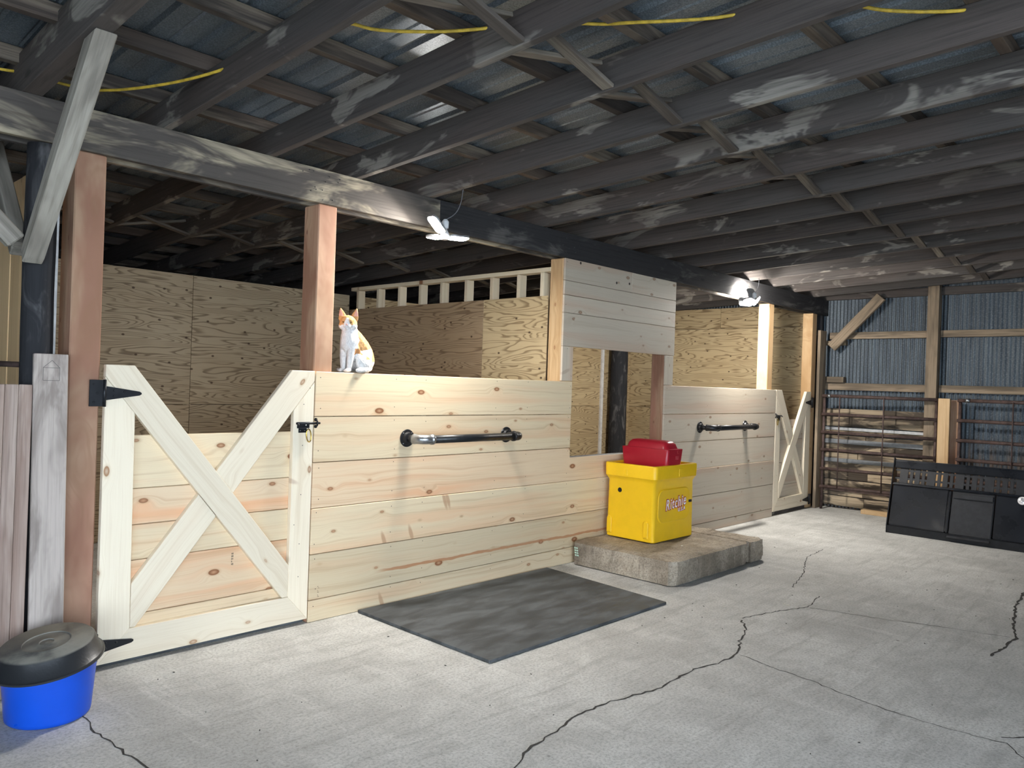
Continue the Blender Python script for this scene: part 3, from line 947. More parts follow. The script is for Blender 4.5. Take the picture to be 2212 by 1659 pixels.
def make_gate(x0, x1, mirror, label, zb=0.03):
    g = empty('stall_gate', ((x0 + x1) / 2, 0.02, 0), label, 'gate', 'stall gates with crossed braces')
    w = x1 - x0
    # outline taken from the near gate, 1.2 m wide; stretched between the stiles for the other one
    X0, X1 = 0.300, 1.502

    def mx(x):
        if x <= X0 + 0.16:
            q = x - X0
        elif x >= X1 - 0.16:
            q = w - (X1 - x)
        else:
            q = 0.16 + (x - X0 - 0.16) * (w - 0.32) / (X1 - X0 - 0.32)
        return x1 - q if mirror else x0 + q

    def P(pts):
        return [(mx(a), b + (zb - 0.03) * (1 - b / 1.55)) for a, b in pts]
    sx = -1 if mirror else 1
    y0, y1 = 0.0, 0.036
    prism('stile', P([(0.300, 0.030), (0.455, 0.187), (0.447, 1.300), (0.300, 1.484)]), y0, y1, (0, 1), 'spruce', g)
    prism('stile', P([(1.365, 0.187), (1.502, 0.030), (1.502, 1.488), (1.365, 1.316)]), y0 + 0.001, y1, (0, 1), 'spruce', g)
    prism('bottom_rail', P([(0.300, 0.030), (1.502, 0.030), (1.365, 0.187), (0.455, 0.187)]), y0 + 0.0005, y1, (1, 0), 'spruce', g)
    prism('brace', P([(0.300, 1.486), (0.300, 1.546), (0.439, 1.546), (1.363, 0.380), (1.363, 0.189), (1.326, 0.189)]), y0 - 0.001, y1, (0.62 * sx, -0.78), 'spruce', g)

    def up(x):
        return 1.555 - 1.28 * (1.346 - x)

    def lo(x):
        return 1.317 - 1.28 * (1.365 - x)
    # second brace in two halves, butted against the first
    prism('brace', P([(1.346, 1.555), (1.502, 1.555), (1.502, lo(1.502)), (0.9954, 0.844), (0.8922, 0.974)]), y0 + 0.0015, y1, (0.62 * sx, 0.78), 'spruce', g)
    prism('brace', P([(0.7972, 0.8527), (0.9004, 0.7224), (0.483, 0.189), (0.457, 0.189), (0.457, up(0.457))]), y0 + 0.0015, y1, (0.62 * sx, 0.78), 'spruce', g)
    zs = [0.12, 0.245, 0.530, 0.715, 0.905, 1.185] if not mirror else [0.12, 0.36, 0.645, 0.93, 1.185]
    a, b = sorted((mx(0.32), mx(1.48)))
    for i, (p, q) in enumerate(zip(zs, zs[1:])):
        block('plank', (a, y1 + 0.001 + 0.0008 * (i % 2), p + 0.0015), (b, y1 + 0.021, q - 0.0015), 'pine_pink' if (i % 2 and not mirror) else ('pine' if not mirror else 'pine_grey'), g, 'x')
    sp = [(mx(1.43), z) for z in (0.3, 0.5, 0.8, 1.1, 1.35)] + [(mx(1.47), 1.45), (mx(1.39), 0.62)]
    nails(g, sp, r=0.003, y=-0.0003)
    if not mirror:
        ink_stamp(g, 1.022, 0.460, y1 + 0.0004, 0.075, 0.012, 5, 9)
    hx = x0 - 0.012 if not mirror else x1 + 0.012
    hinge(g, hx, 1.402, 0.185, -1 if mirror else 1)
    hinge(g, hx, 0.125, 0.185, -1 if mirror else 1)
    # slide bolt latch
    lx = x1 - 0.115 if not mirror else x0 + 0.115
    s = -1 if mirror else 1
    lt = block('latch', (min(lx, lx + s * 0.085), -0.006, 1.205), (max(lx, lx + s * 0.085), -0.0015, 1.243), 'black_metal', g, 'x', 0.001)
    tube('latch_bolt', [(lx - s * 0.012, -0.016, 1.235), (lx + s * 0.15, -0.016, 1.235)], 0.007, 'black_metal', g, 10)
    block('latch_tab', (min(lx + s * 0.01, lx + s * 0.065), -0.008, 1.178), (max(lx + s * 0.01, lx + s * 0.065), -0.002, 1.207), 'black_metal', g, 'x', 0.001)
    tube('latch_knob', [(lx - s * 0.004, -0.016, 1.235), (lx - s * 0.004, -0.034, 1.222)], 0.006, 'black_metal', g, 10)
    kx = lx + s * 0.128
    for dz in (0.021, -0.021):
        lathe('keeper_ear', [(0, 0.006), (0.004, 0.006), (0.010, 0.005), (0.0105, 0.0), (0, 0)], 'black_metal', g, T(kx, -0.002, 1.235 + dz) @ rotx(math.pi / 2), 14)
    tube('keeper', [(kx, -0.003, 1.214), (kx, -0.022, 1.222), (kx, -0.026, 1.235), (kx, -0.022, 1.248), (kx, -0.003, 1.256)], 0.0055, 'black_metal', g, 8)
    for dx, dz in ((0.02, -0.044), (0.05, -0.044), (0.06, -0.012)):
        lathe('screw', [(0, 0.002), (0.003, 0.002), (0.005, 0.0)], 'screw', g, T(lx + s * dx, -0.0065, 1.235 + dz) @ rotx(math.pi / 2), 8)
    # clip hanging from the latch
    cx, cz = lx + s * 0.078, 1.172
    pts = []
    for i in range(24):
        t = 2 * math.pi * i / 24
        r_ = 0.017 + 0.004 * math.sin(t)
        pts.append((cx + 0.016 * math.cos(t) + s * 0.004 * math.sin(-t), -0.011, cz - 0.012 + 0.040 * math.sin(t)))
    c = tube('carabiner', pts, 0.0035, 'brass', None, 8, True, base=(cx, -0.011, cz - 0.05))
    tag(c, 'small brass clip hanging from the latch of the %s gate' % ('far' if mirror else 'near'), 'clip', 'brass clips on the gate latches')
    return g


make_gate(0.300, 1.502, False, 'near stall gate, pale frame with crossed braces over pine planks')
make_gate(7.985, 9.025, True, 'far stall gate with crossed braces, hinged at the dark end post', 0.055)
th = block('threshold', (0.285, 0.05, 0.0), (1.505, 0.11, 0.022), 'rubber', None, 'x')
tag(th, 'dark rubber threshold strip under the near stall gate', 'threshold')
th2 = block('threshold', (7.98, 0.05, 0.0), (9.05, 0.11, 0.045), 'rafter', None, 'x')
tag(th2, 'dark timber threshold under the far stall gate', 'threshold')


# ================================================================== GRAB RAILS
def grab_rail(xa, xb, z, label):
    g = empty('grab_rail', ((xa + xb) / 2, -0.01, z), label, 'rail', 'pipe rails on the stall fronts')
    yo = -0.165
    for x, s in ((xa, 1), (xb, -1)):
        fl = lathe('flange', [(0, 0), (0.060, 0), (0.061, 0.003), (0.059, 0.008), (0.042, 0.010), (0.037, 0.028), (0.030, 0.030), (0, 0.030)], 'flange', g, T(x, -0.001, z) @ rotx(math.pi / 2), 28)
        for a in range(4):
            t = math.pi / 4 + a * math.pi / 2
            lathe('screw', [(0, 0.0025), (0.003, 0.0025), (0.0055, 0.0)], 'screw', fl, T(x + 0.050 * math.cos(t), -0.009, z + 0.050 * math.sin(t)) @ rotx(math.pi / 2), 8)
        tube('nipple', [(x, -0.02, z), (x, -0.085, z)], 0.025, 'flange', g, 18)
        pts = [(x, -0.080, z), (x, -0.094, z)]
        rad = [0.035, 0.035]
        for i in range(9):
            t = i / 8 * math.pi / 2
            pts.append((x + s * 0.060 * (1 - math.cos(t)), -0.102 - 0.063 * math.sin(t), z))
            rad.append(0.032)
        pts += [(x + s * 0.074, yo, z), (x + s * 0.076, yo, z), (x + s * 0.094, yo, z)]
        rad += [0.032, 0.036, 0.036]
        tube('elbow', pts, rad, 'steel' if (s > 0 and xa < 4) else 'flange', g, 20)
    tube('pipe', [(xa + 0.06, yo, z), (xb - 0.06, yo, z)], 0.0275, 'dark_steel', g, 20)
    return g


grab_rail(2.236, 3.214, 1.122, 'black pipe grab rail on the near stall front')
grab_rail(6.162, 7.175, 1.127, 'black pipe grab rail on the far stall front')

# ================================================================== MAT
bm = bmesh.new()
q = [(1.866, -0.018), (3.725, -0.030), (3.620, -1.234), (1.870, -1.227)]
MC = Vector((2.77, -0.62, 0))
lo = [bm.verts.new(Vector((*p, 0.002)) - MC) for p in q]
hi = [bm.verts.new(Vector((*p, 0.019)) - MC) for p in q]
bm.faces.new(lo)
bm.faces.new(hi)
for i in range(4):
    bm.faces.new((lo[i], lo[(i + 1) % 4], hi[(i + 1) % 4], hi[i]))
bmesh.ops.bevel(bm, geom=bm.edges[:], offset=0.002, segments=1, affect='EDGES')
tag(mesh_obj('rubber_mat', from_bm(bm), 'rubber', None, T(*MC)), 'black rubber stall mat lying on the floor before the near stall', 'mat')

# ================================================================== CONCRETE PAD
pad = empty('concrete_pad', (4.78, -0.52, 0), 'low rough concrete plinth under the yellow waterer', 'plinth')


def pad_piece(x0, x1, y0, y1, z0, z1, seed, taper=0.012):
    """rough cast slab with chipped edges"""
    bm = bmesh.new()
    nx, ny, nz = 26, 22, 8
    bmesh.ops.create_cube(bm, size=1.0)
    bmesh.ops.subdivide_edges(bm, edges=bm.edges[:], cuts=21, use_grid_fill=True)
    for v in bm.verts:
        c = v.co.copy()
        ed = sum(1 for k in c if abs(abs(k) - 0.5) < 1e-4)
        p = Vector((x0 + (c.x + 0.5) * (x1 - x0), y0 + (c.y + 0.5) * (y1 - y0), z0 + (c.z + 0.5) * (z1 - z0)))
        n = mnoise.noise(p * 9.0 + Vector((seed, 0, 0)))
        n2 = mnoise.noise(p * 28.0 + Vector((0, seed, 0)))
        out = Vector((c.x if abs(c.x) > 0.499 else 0, c.y if abs(c.y) > 0.499 else 0, c.z if c.z > 0.499 else 0))
        amt = 0.009 * n + 0.006 * n2
        if ed >= 2:
            amt -= 0.006 + 0.016 * abs(n)
        p += out * 2 * amt
        if abs(c.x) > 0.499 and abs(c.y) > 0.499:
            p -= Vector((out.x, out.y, 0)) * 2 * 0.016
        if c.z < -0.3 and abs(c.z) < 0.499:
            p -= Vector((out.x, out.y, 0)) * 2 * 0.004
        if c.z < -0.499:
            p.z = z0
            p -= Vector((out.x, out.y, 0)) * 2 * (0.022 + 0.020 * n)
        v.co = p - Vector((4.78, -0.52, 0))
    me = from_bm(bm)
    o = mesh_obj('slab', me, 'pad', pad, T(4.78, -0.52, 0), smooth=True)
    me.set_sharp_from_angle(angle=math.radians(28))
    return o


pad_piece(4.035, 5.30, -1.03, -0.022, 0.0, 0.20, 1.0)
pad_piece(5.297, 5.56, -1.03, -0.022, 0.0, 0.198, 5.0)
bm = bmesh.new()
for i in range(4):
    for j in range(2):
        a = Vector((4.029, -0.065 - 0.022 * j - 0.004 * i, 0.155 - 0.020 * i))
        vs = [bm.verts.new(a + Vector((0, dy, dz))) for dy, dz in ((0, 0), (-0.017, -0.002), (-0.018, -0.014), (-0.001, -0.012))]
        bm.faces.new(vs)
MT['mint'] = plain('mint_mark', (0.45, 0.62, 0.50), 0.7)
mesh_obj('paint_mark', from_bm(bm), 'mint', pad)
mesh_obj('chip', box_mesh(0.03, 0.014, 0.004, 'debris'), 'debris', pad, T(4.62, -0.75, 0.204) @ Matrix.Rotation(0.5, 4, 'Z'))

# ================================================================== WATERER
WX, WY, WZ = 4.78, -0.322, 0.203
HX, HY = 0.325, 0.248
wat = empty('livestock_waterer', (WX, WY, WZ), 'square yellow plastic livestock waterer standing on the concrete plinth', 'waterer')
WMAT = T(WX, WY, WZ)


def rrect(hx, hy, r, n=6):
    pts = []
    for cx, cy, a0 in ((hx - r, hy - r, 0), (-hx + r, hy - r, 1), (-hx + r, -hy + r, 2), (hx - r, -hy + r, 3)):
        for i in range(n + 1):
            t = (a0 + i / n) * math.pi / 2
            pts.append((cx + r * math.cos(t), cy + r * math.sin(t)))
    return pts


def loft(levels, capb=True, capt=True):
    bm = bmesh.new()
    rings = [[bm.verts.new((x, y, z)) for x, y in pts] for pts, z in levels]
    n = len(rings[0])
    for a, b in zip(rings, rings[1:]):
        for i in range(n):
            bm.faces.new((a[i], a[(i + 1) % n], b[(i + 1) % n], b[i]))
    if capb:
        bm.faces.new(rings[0])
    if capt:
        bm.faces.new(rings[-1])
    return from_bm(bm)


def loft_obj(name, levels, mat, parent, M, ang=40, **k):
    me = loft(levels, **k)
    o = mesh_obj(name, me, mat, parent, M, smooth=True)
    me.set_sharp_from_angle(angle=math.radians(ang))
    return o


loft_obj('body', [(rrect(HX - 0.006, HY - 0.006, 0.03), 0.006), (rrect(HX, HY, 0.034), 0.012), (rrect(HX - 0.004, HY - 0.004, 0.034), 0.505), (rrect(HX + 0.012, HY + 0.012, 0.036), 0.535),
                  (rrect(HX + 0.020, HY + 0.020, 0.04), 0.545)], 'yellow', wat, WMAT, capt=False)
loft_obj('rim', [(rrect(HX + 0.020, HY + 0.020, 0.04), 0.545), (rrect(HX + 0.022, HY + 0.022, 0.04), 0.645), (rrect(HX + 0.018, HY + 0.018, 0.04), 0.655), (rrect(HX - 0.018, HY - 0.018, 0.035), 0.655),
                 (rrect(HX - 0.026, HY - 0.026, 0.03), 0.648), (rrect(HX - 0.03, HY - 0.03, 0.03), 0.58)], 'yellow', wat, WMAT, capb=False, capt=True)
# moulded recesses on the left side and the rim
for yy in (-0.115, -0.495):
    y_ = yy - WY
    pts = [(-0.026, 0), (0.026, 0)] + [(0.026 * math.cos(t), 0.125 + 0.026 * math.sin(t)) for t in [math.pi * i / 8 for i in range(9)]]
    prism('moulded_slot', [(yy + a, WZ + 0.035 + b) for a, b in pts], WX - HX - 0.011, WX - HX + 0.004, (0, 1), 'yellow', wat, 0.006, plane='yz')
    block('slot_hole', (WX - HX - 0.0125, yy - 0.012, WZ + 0.046), (WX - HX - 0.0105, yy + 0.010, WZ + 0.047), 'hole', wat, 'y', 0.0005)
block('rim_notch', (WX - HX - 0.0245, -0.302, WZ + 0.555), (WX - HX - 0.018, -0.262, WZ + 0.615), 'yellow', wat, 'z', 0.003)
block('rim_notch', (4.80, WY - HY - 0.0245, WZ + 0.555), (4.855, WY - HY - 0.018, WZ + 0.622), 'yellow', wat, 'z', 0.003)
lathe('port', [(0, 0.003), (0.019, 0.003), (0.021, 0.0)], 'hole', wat, T(WX - HX - 0.0005, -0.214, 0.623) @ Matrix.Rotation(-math.pi / 2, 4, 'Y'), 20)
DX, DZ = 4.765, 0.512
DM = T(DX, WY - HY + 0.002, DZ) @ rotx(math.pi / 2)
dr = loft_obj('access_door', [(rrect(0.255, 0.143, 0.075, 8), -0.004), (rrect(0.255, 0.143, 0.075, 8), 0.003), (rrect(0.249, 0.137, 0.072, 8), 0.008), (rrect(0.240, 0.128, 0.068, 8), 0.0065)], 'yellow', wat, DM)
block('door_clip', (DX + 0.235, WY - HY - 0.016, DZ + 0.004), (DX + 0.275, WY - HY - 0.005, DZ + 0.026), 'black_metal', wat, 'x', 0.002)


def text_mesh(body, size, offset, extrude, shear):
    cu = bpy.data.curves.new('t', 'FONT')
    cu.body = body
    cu.size = size
    cu.offset = offset
    cu.extrude = extrude
    cu.shear = shear
    cu.space_character = 1.18
    cu.align_x = 'CENTER'
    cu.align_y = 'CENTER'
    o = bpy.data.objects.new('t', cu)
    COL.objects.link(o)
    dg = bpy.context.evaluated_depsgraph_get()
    dg.update()
    me = bpy.data.meshes.new_from_object(o.evaluated_get(dg))
    bpy.data.objects.remove(o)
    me.materials.clear()
    return me


LM = T(DX + 0.02, WY - HY - 0.0060, DZ + 0.015) @ rotx(math.pi / 2) @ Matrix.Rotation(0.10, 4, 'Z') @ Matrix.Diagonal((0.92, 1.18, 1, 1))
mesh_obj('logo_outline', text_mesh('Ritchie', 0.108, 0.0070, 0.0008, 0.25), 'logo_red', wat, LM)
mesh_obj('logo_letters', text_mesh('Ritchie', 0.108, 0.0012, 0.0008, 0.25), 'logo_white', wat, LM @ T(0, 0, 0.002))
LM2 = T(DX + 0.118, WY - HY - 0.0062, DZ - 0.046) @ rotx(math.pi / 2) @ Matrix.Rotation(0.10, 4, 'Z')
mesh_obj('logo_outline', text_mesh('U.S.A', 0.044, 0.0055, 0.0008, 0.0), 'logo_red', wat, LM2)
mesh_obj('logo_letters', text_mesh('U.S.A', 0.044, 0.0010, 0.0008, 0.0), 'logo_white', wat, LM2 @ T(0, 0, 0.002))
# red float cover across the trough
RM = T(4.770, -0.325, WZ)
cv = loft_obj('float_cover', [(rrect(0.115, 0.230, 0.035), 0.585), (rrect(0.120, 0.235, 0.035), 0.645), (rrect(0.128, 0.247, 0.03), 0.785), (rrect(0.126, 0.245, 0.03), 0.790), (rrect(0.104, 0.222, 0.05), 0.790), (rrect(0.098, 0.216, 0.05), 0.805),
                              (rrect(0.090, 0.208, 0.05), 0.832), (rrect(0.070, 0.188, 0.045), 0.852), (rrect(0.035, 0.150, 0.02), 0.860)], 'red', wat, RM, ang=50)
lathe('cover_pin', [(0, 0.004), (0.012, 0.004), (0.016, 0.0)], 'red', cv, T(4.80, -0.5725, WZ + 0.768) @ rotx(math.pi / 2), 14)
block('cover_mark', (4.775, -0.5715, WZ + 0.70), (4.795, -0.5665, WZ + 0.73), 'red_pale', cv, 'z', 0.0005)
block('cover_mark', (4.805, -0.5715, WZ + 0.70), (4.815, -0.5665, WZ + 0.73), 'red_pale', cv, 'z', 0.0005)

# ================================================================== LAMPS


def lamp(center, leaves, label, hook, led='led'):
    c = Vector(center)
    g = empty('led_lamp', c, label, 'lamp', 'LED lamps under the beam')
    lathe('lamp_hub', [(0, -0.02), (0.025, -0.018), (0.030, 0.0), (0.030, 0.02), (0.022, 0.035), (0.014, 0.05), (0.013, 0.075), (0, 0.075)], 'lampwhite', g, T(*c), 20)
    lathe('socket', [(0, 0), (0.022, 0), (0.024, 0.045), (0.012, 0.06), (0, 0.06)], 'lampwhite', g, T(c.x, c.y, c.z + 0.06), 18)
    for d, n in leaves:
        n = Vector(n).normalized()
        d = Vector(d)
        d = (d - n * d.dot(n)).normalized()
        ctr = c + d * 0.105
        M = frame(ctr, d, -n)      # local x outwards, local -z is the lit side
        lf = loft_obj('lamp_leaf', [(rrect(0.072, 0.047, 0.03), 0.0), (rrect(0.075, 0.050, 0.03), 0.004), (rrect(0.075, 0.050, 0.03), 0.013), (rrect(0.06, 0.036, 0.02), 0.018)], 'lampbody', g, M)
        loft_obj('led_face', [(rrect(0.068, 0.043, 0.028), -0.0035), (rrect(0.070, 0.045, 0.028), -0.0005)], led, lf, M)
        tube('lamp_arm', [c + d * 0.02, c + d * 0.04], 0.006, 'lampbody', g, 8)
    h = Vector(hook)
    top = c + Vector((0, 0, 0.118))
    pts = []
    for i in range(13):
        t = i / 12
        p = top.lerp(h, t)
        p += Vector((0.035 * math.sin(t * math.pi), 0, -0.03 * math.sin(t * math.pi)))
        pts.append(p)
    tube('lamp_wire', pts, 0.003, 'wire', g, 8)
    return g


lamp((2.345, -0.20, 2.495), [((-0.76, 0.0, 0.65), (-0.65, 0.05, -0.76)), ((1, -0.2, 0.0), (0.02, -0.10, -1.0)), ((0.1, 1, 0.0), (0.0, 0.08, -1.0))],
     'glowing LED lamp with folding leaves above the near stall front', (2.37, -0.34, 2.805))
lamp((6.90, -0.20, 2.500), [((-0.9, 0.0, 0.1), (-0.15, -0.25, -0.95)), ((1, 0.1, 0.30), (0.30, -0.80, -0.50)), ((0.5, 1, 0.0), (0.45, 0.80, -0.40)), ((-0.7, 0.8, 0.0), (0.62, 0.70, -0.35))],  # last leaf is an extra one, added to brighten the far stall inside
     'glowing LED lamp with folding leaves beside the far post', (7.1, -0.15, 2.805), 'led_far')

# ================================================================== YELLOW CORD
cpts = []
for u, v, z in ((-120, 120, 2.93), (0, 149, 2.93), (60, 158, 2.955), (130, 180, 2.955), (215, 195, 2.93), (330, 186, 2.91), (450, 160, 2.91), (580, 112, 2.93), (680, 57, 2.962), (750, 50, 2.962), (820, 65, 2.945), (960, 68, 2.93), (1110, 56, 2.945), (1215, 50, 2.962), (1300, 52, 2.962), (1360, 49, 2.945), (1550, 38, 2.93), (1730, 4, 2.955),
                (1820, 5, 2.962), (1910, 22, 2.945), (2040, 25, 2.93), (2160, 15, 2.95), (2260, 8, 2.955)):
    cpts.append(on_plane(u, v, (0, SLOPE, 1), z))
fine = []
for i in range(len(cpts) - 1):
    p0, p1, p2, p3 = cpts[max(i - 1, 0)], cpts[i], cpts[i + 1], cpts[min(i + 2, len(cpts) - 1)]
    for k in range(5):
        t = k / 5
        fine.append(0.5 * ((2 * p1) + (p2 - p0) * t + (2 * p0 - 5 * p1 + 4 * p2 - p3) * t * t + (3 * p1 - p0 - 3 * p2 + p3) * t ** 3))
fine.append(cpts[-1])
tag(tube('extension_cord', fine, 0.0072, 'cordy', None, 8), 'yellow extension cord draped across the rafters', 'cord')

# ================================================================== LEFT CORNER
o = board('leaning_board', (0.045, -0.092, 0.006), (0.040, -0.040, 1.585), 0.146, 0.022, (0, -1, -0.033), 'greyboard', None, 0.003)
tag(o, 'weathered grey board standing against the pole by the near gate', 'board')
mk = bmesh.new()
for a, b in (((-0.035, 1.46), (0.035, 1.46)), ((-0.035, 1.46), (-0.035, 1.52)), ((0.035, 1.46), (0.035, 1.52)), ((-0.035, 1.52), (0.035, 1.52)), ((-0.035, 1.52), (0.002, 1.555)), ((0.002, 1.555), (0.035, 1.52))):
    p, q2 = Vector((0.041 + a[0], -0.0520 - (1.585 - a[1]) * 0.033, a[1])), Vector((0.041 + b[0], -0.0520 - (1.585 - b[1]) * 0.033, b[1]))
    d = (q2 - p).normalized()
    s = d.cross(Vector((0, -1, 0))) * 0.0010
    mk.faces.new([mk.verts.new(k_) for k_ in (p + s, q2 + s, q2 - s, p - s)])
mesh_obj('pencil_mark', from_bm(mk), 'ink', o)
bp = empty('board_panel', (-0.12, -0.10, 0), 'aged brown tongue boards standing at the left edge beside the pole', 'panel')
for i in range(5):
    x1 = -0.034 - 0.0555 * i + 0.046 * 0.0
    board('tongue_board', (x1 - 0.0275 - 0.018, -0.095, 0.01), (x1 - 0.0275, -0.045, 1.438), 0.0545, 0.018, (0, -1, -0.035), 'oldred', bp)
tag(tube('steel_pipe', [(-1.5, 0.11, 1.545), (-0.045, 0.11, 1.53)], 0.014, 'rust', None, 12), 'rusty horizontal pipe running left from the pole', 'pipe')

# blue tub with an upturned black pan on it
TX, TY = -0.020, -0.385
tub = empty('blue_tub', (TX, TY, 0), 'bright blue plastic tub on the floor before the near gate post', 'tub')
lathe('tub_body', [(0, 0.003), (0.155, 0.003), (0.163, 0.010), (0.166, 0.022), (0.185, 0.250), (0.192, 0.257), (0.192, 0.265), (0.182, 0.265), (0.178, 0.250), (0.160, 0.03), (0, 0.025)], 'blue', tub, T(TX, TY, 0), 56)
hp = [(0.190 + 0.030 * math.sin(math.pi * i / 10), 0.035 * math.cos(math.pi * i / 10), 0.232 - 0.030 * math.sin(math.pi * i / 10)) for i in range(11)]
tube('handle', [(TX + a * 0.86 - b * 0.3, TY + a * 0.28 + b, c) for a, b, c in hp], 0.004, 'steel', tub, 8)
pm = frame((TX - 0.004, TY - 0.004, 0.240), (1, 0, 0.16), (-0.155, -0.075, 1))
o = lathe('rubber_pan', [(0.212, 0.0), (0.218, 0.003), (0.218, 0.012), (0.206, 0.016), (0.187, 0.081), (0.178, 0.090), (0.100, 0.088), (0.098, 0.091), (0.094, 0.091), (0.092, 0.087), (0.035, 0.087), (0.033, 0.090), (0.029, 0.090), (0.027, 0.086), (0.008, 0.086), (0.006, 0.088), (0, 0.088)], 'pan', None, pm, 64)
tag(o, 'black rubber feed pan turned upside down on the blue tub', 'pan')
me = o.data
me.set_sharp_from_angle(angle=math.radians(60))
sol = o.modifiers.new('thick', 'SOLIDIFY')
sol.thickness = 0.006
sol.offset = -1

# ================================================================== FAR CORNER
o = board('upright_board', (9.245, -0.035, 0.0), (9.245, -0.035, 2.37), 0.205, 0.038, (0, -1, 0), 'girt', None, 0.003)
tag(o, 'tall upright board beside the far gate, where the pipe gate starts', 'board')


def pipe_gate(ya, yb, xa, xb, label, rods):
    g = empty('pipe_gate', ((xa + xb) / 2, (ya + yb) / 2, 0.2), label, 'pipe gate', 'rusty pipe gates before the end wall')
    for z in (1.500, 1.258, 1.019, 0.788, 0.537, 0.300):
        tube('rail', [(xa, ya, z), (xb, yb, z - 0.004)], 0.021, 'rust', g, 10)
    for t in rods:
        x, y = xa + (xb - xa) * t, ya + (yb - ya) * t
        tube('rod', [(x - 0.025, y, 0.295), (x - 0.025, y, 1.50)], 0.008, 'rust', g, 8)
    for t in (0.05,):
        x, y = xa + (xb - xa) * t, ya + (yb - ya) * t
        tube('collar', [(x, y, 1.5), (x + (xb - xa) * 0.03, y + (yb - ya) * 0.03, 1.5)], 0.026, 'steel', g, 12)
    for x, y in ((xa + 0.002, ya - 0.02), (xb, yb + 0.02)):
        tube('end_leg', [(x + 0.03, y, 0.0), (x + 0.03, y, 1.50)], 0.018, 'rust', g, 10)
    return g


pipe_gate(-0.095, -1.448, 9.16, 9.30, 'rusty pipe gate between the upright board and the light gate post', (0.17, 0.56))
pipe_gate(-1.66, -3.30, 9.32, 9.34, 'rusty pipe gate right of the light gate post', (0.35, 0.7))
o = board('gate_post', (9.30, -1.522, 0.0), (9.30, -1.522, 1.517), 0.128, 0.045, (-1, 0, 0), 'fir', None)
tag(o, 'light brown gate post board standing before the metal wall', 'post')
o = board('gate_post', (9.40, -1.615, 0.0), (9.40, -1.615, 1.50), 0.09, 0.05, (-1, 0, 0), 'cedar', None)
tag(o, 'dark red gate post board behind the light one', 'post')

# black truck tailgate standing before the gates
TGY0, TGY1 = -1.30, -3.05
tg = empty('tailgate', (8.2, -2.2, 0), 'glossy black truck tailgate with slotted top standing before the pipe gates', 'tailgate')


def tg_prism(name, poly, ya, yb, mat, bev=0.004):
    """profile in xz pushed along y"""
    bm = bmesh.new()
    c = Vector((8.2, (ya + yb) / 2, 0.3))
    a = [bm.verts.new(Vector((x, ya, z)) - c) for x, z in poly]
    b = [bm.verts.new(Vector((x, yb, z)) - c) for x, z in poly]
    bm.faces.new(a)
    bm.faces.new(b)
    n = len(poly)
    for i in range(n):
        bm.faces.new((a[i], a[(i + 1) % n], b[(i + 1) % n], b[i]))
    if bev:
        bmesh.ops.bevel(bm, geom=bm.edges[:], offset=bev, segments=2, affect='EDGES')
    return mesh_obj(name, from_bm(bm), mat, tg, T(*c))


def fx(z):          # front surface, leaning back towards the gates
    return 8.035 + 0.30 * z


tg_prism('base', [(8.060, 0.0), (8.035, 0.085), (8.20, 0.085), (8.42, 0.0)], TGY0, TGY1, 'tail_dull')
tg_prism('side_panel', [(fx(0.09), 0.088), (fx(0.53), 0.53), (fx(0.53) + 0.09, 0.53), (fx(0.09) + 0.20, 0.088)], TGY0 - 0.01, -1.875, 'tailgate', 0.010)
tg_prism('centre_panel', [(fx(0.06) + 0.012, 0.06), (fx(0.53) + 0.012, 0.53), (fx(0.53) + 0.09, 0.53), (fx(0.06) + 0.20, 0.088)], -1.905, -2.30, 'tail_dull', 0.008)
tg_prism('side_panel', [(fx(0.09), 0.088), (fx(0.53), 0.53), (fx(0.53) + 0.09, 0.53), (fx(0.09) + 0.20, 0.088)], -2.315, TGY1 + 0.01, 'tailgate', 0.010)
tg_prism('seam_rib', [(fx(0.09) - 0.004, 0.09), (fx(0.52) - 0.004, 0.52), (fx(0.52) + 0.05, 0.52), (fx(0.09) + 0.05, 0.09)], -1.878, -1.90, 'tailgate', 0.006)
tg_prism('ledge', [(fx(0.53) - 0.006, 0.532), (fx(0.56) - 0.006, 0.552), (fx(0.56) + 0.10, 0.552), (fx(0.53) + 0.10, 0.532)], TGY0 - 0.005, TGY1, 'tailgate', 0.004)
tg_prism('recess_lip', [(fx(0.46) - 0.006, 0.455), (fx(0.50) - 0.006, 0.505), (fx(0.50) + 0.02, 0.505), (fx(0.46) + 0.02, 0.455)], -1.92, -2.29, 'tail_dull', 0.003)
tg_prism('step_lip', [(fx(0.05) - 0.035, 0.045), (fx(0.09) - 0.01, 0.075), (fx(0.09) + 0.02, 0.075), (fx(0.05) + 0.02, 0.045)], -1.90, -2.30, 'tail_dull', 0.004)
tg_prism('top_rail', [(fx(0.72), 0.715), (fx(0.79), 0.795), (fx(0.79) + 0.05, 0.795), (fx(0.72) + 0.05, 0.715)], TGY0, TGY1, 'tailgate', 0.008)
tg_prism('top_lip', [(fx(0.79) - 0.006, 0.783), (fx(0.81) - 0.004, 0.805), (fx(0.81) + 0.06, 0.805), (fx(0.79) + 0.06, 0.783)], TGY0 + 0.005, TGY1, 'tailgate', 0.004)
tg_prism('end_plate', [(fx(0.01) + 0.015, 0.002), (fx(0.08) - 0.008, 0.085), (fx(0.80) - 0.008, 0.83), (fx(0.80) + 0.07, 0.80), (fx(0.01) + 0.33, 0.002)], TGY0 + 0.002, TGY0 + 0.012, 'tailgate', 0.002)
yy = TGY0 - 0.06
k = 0
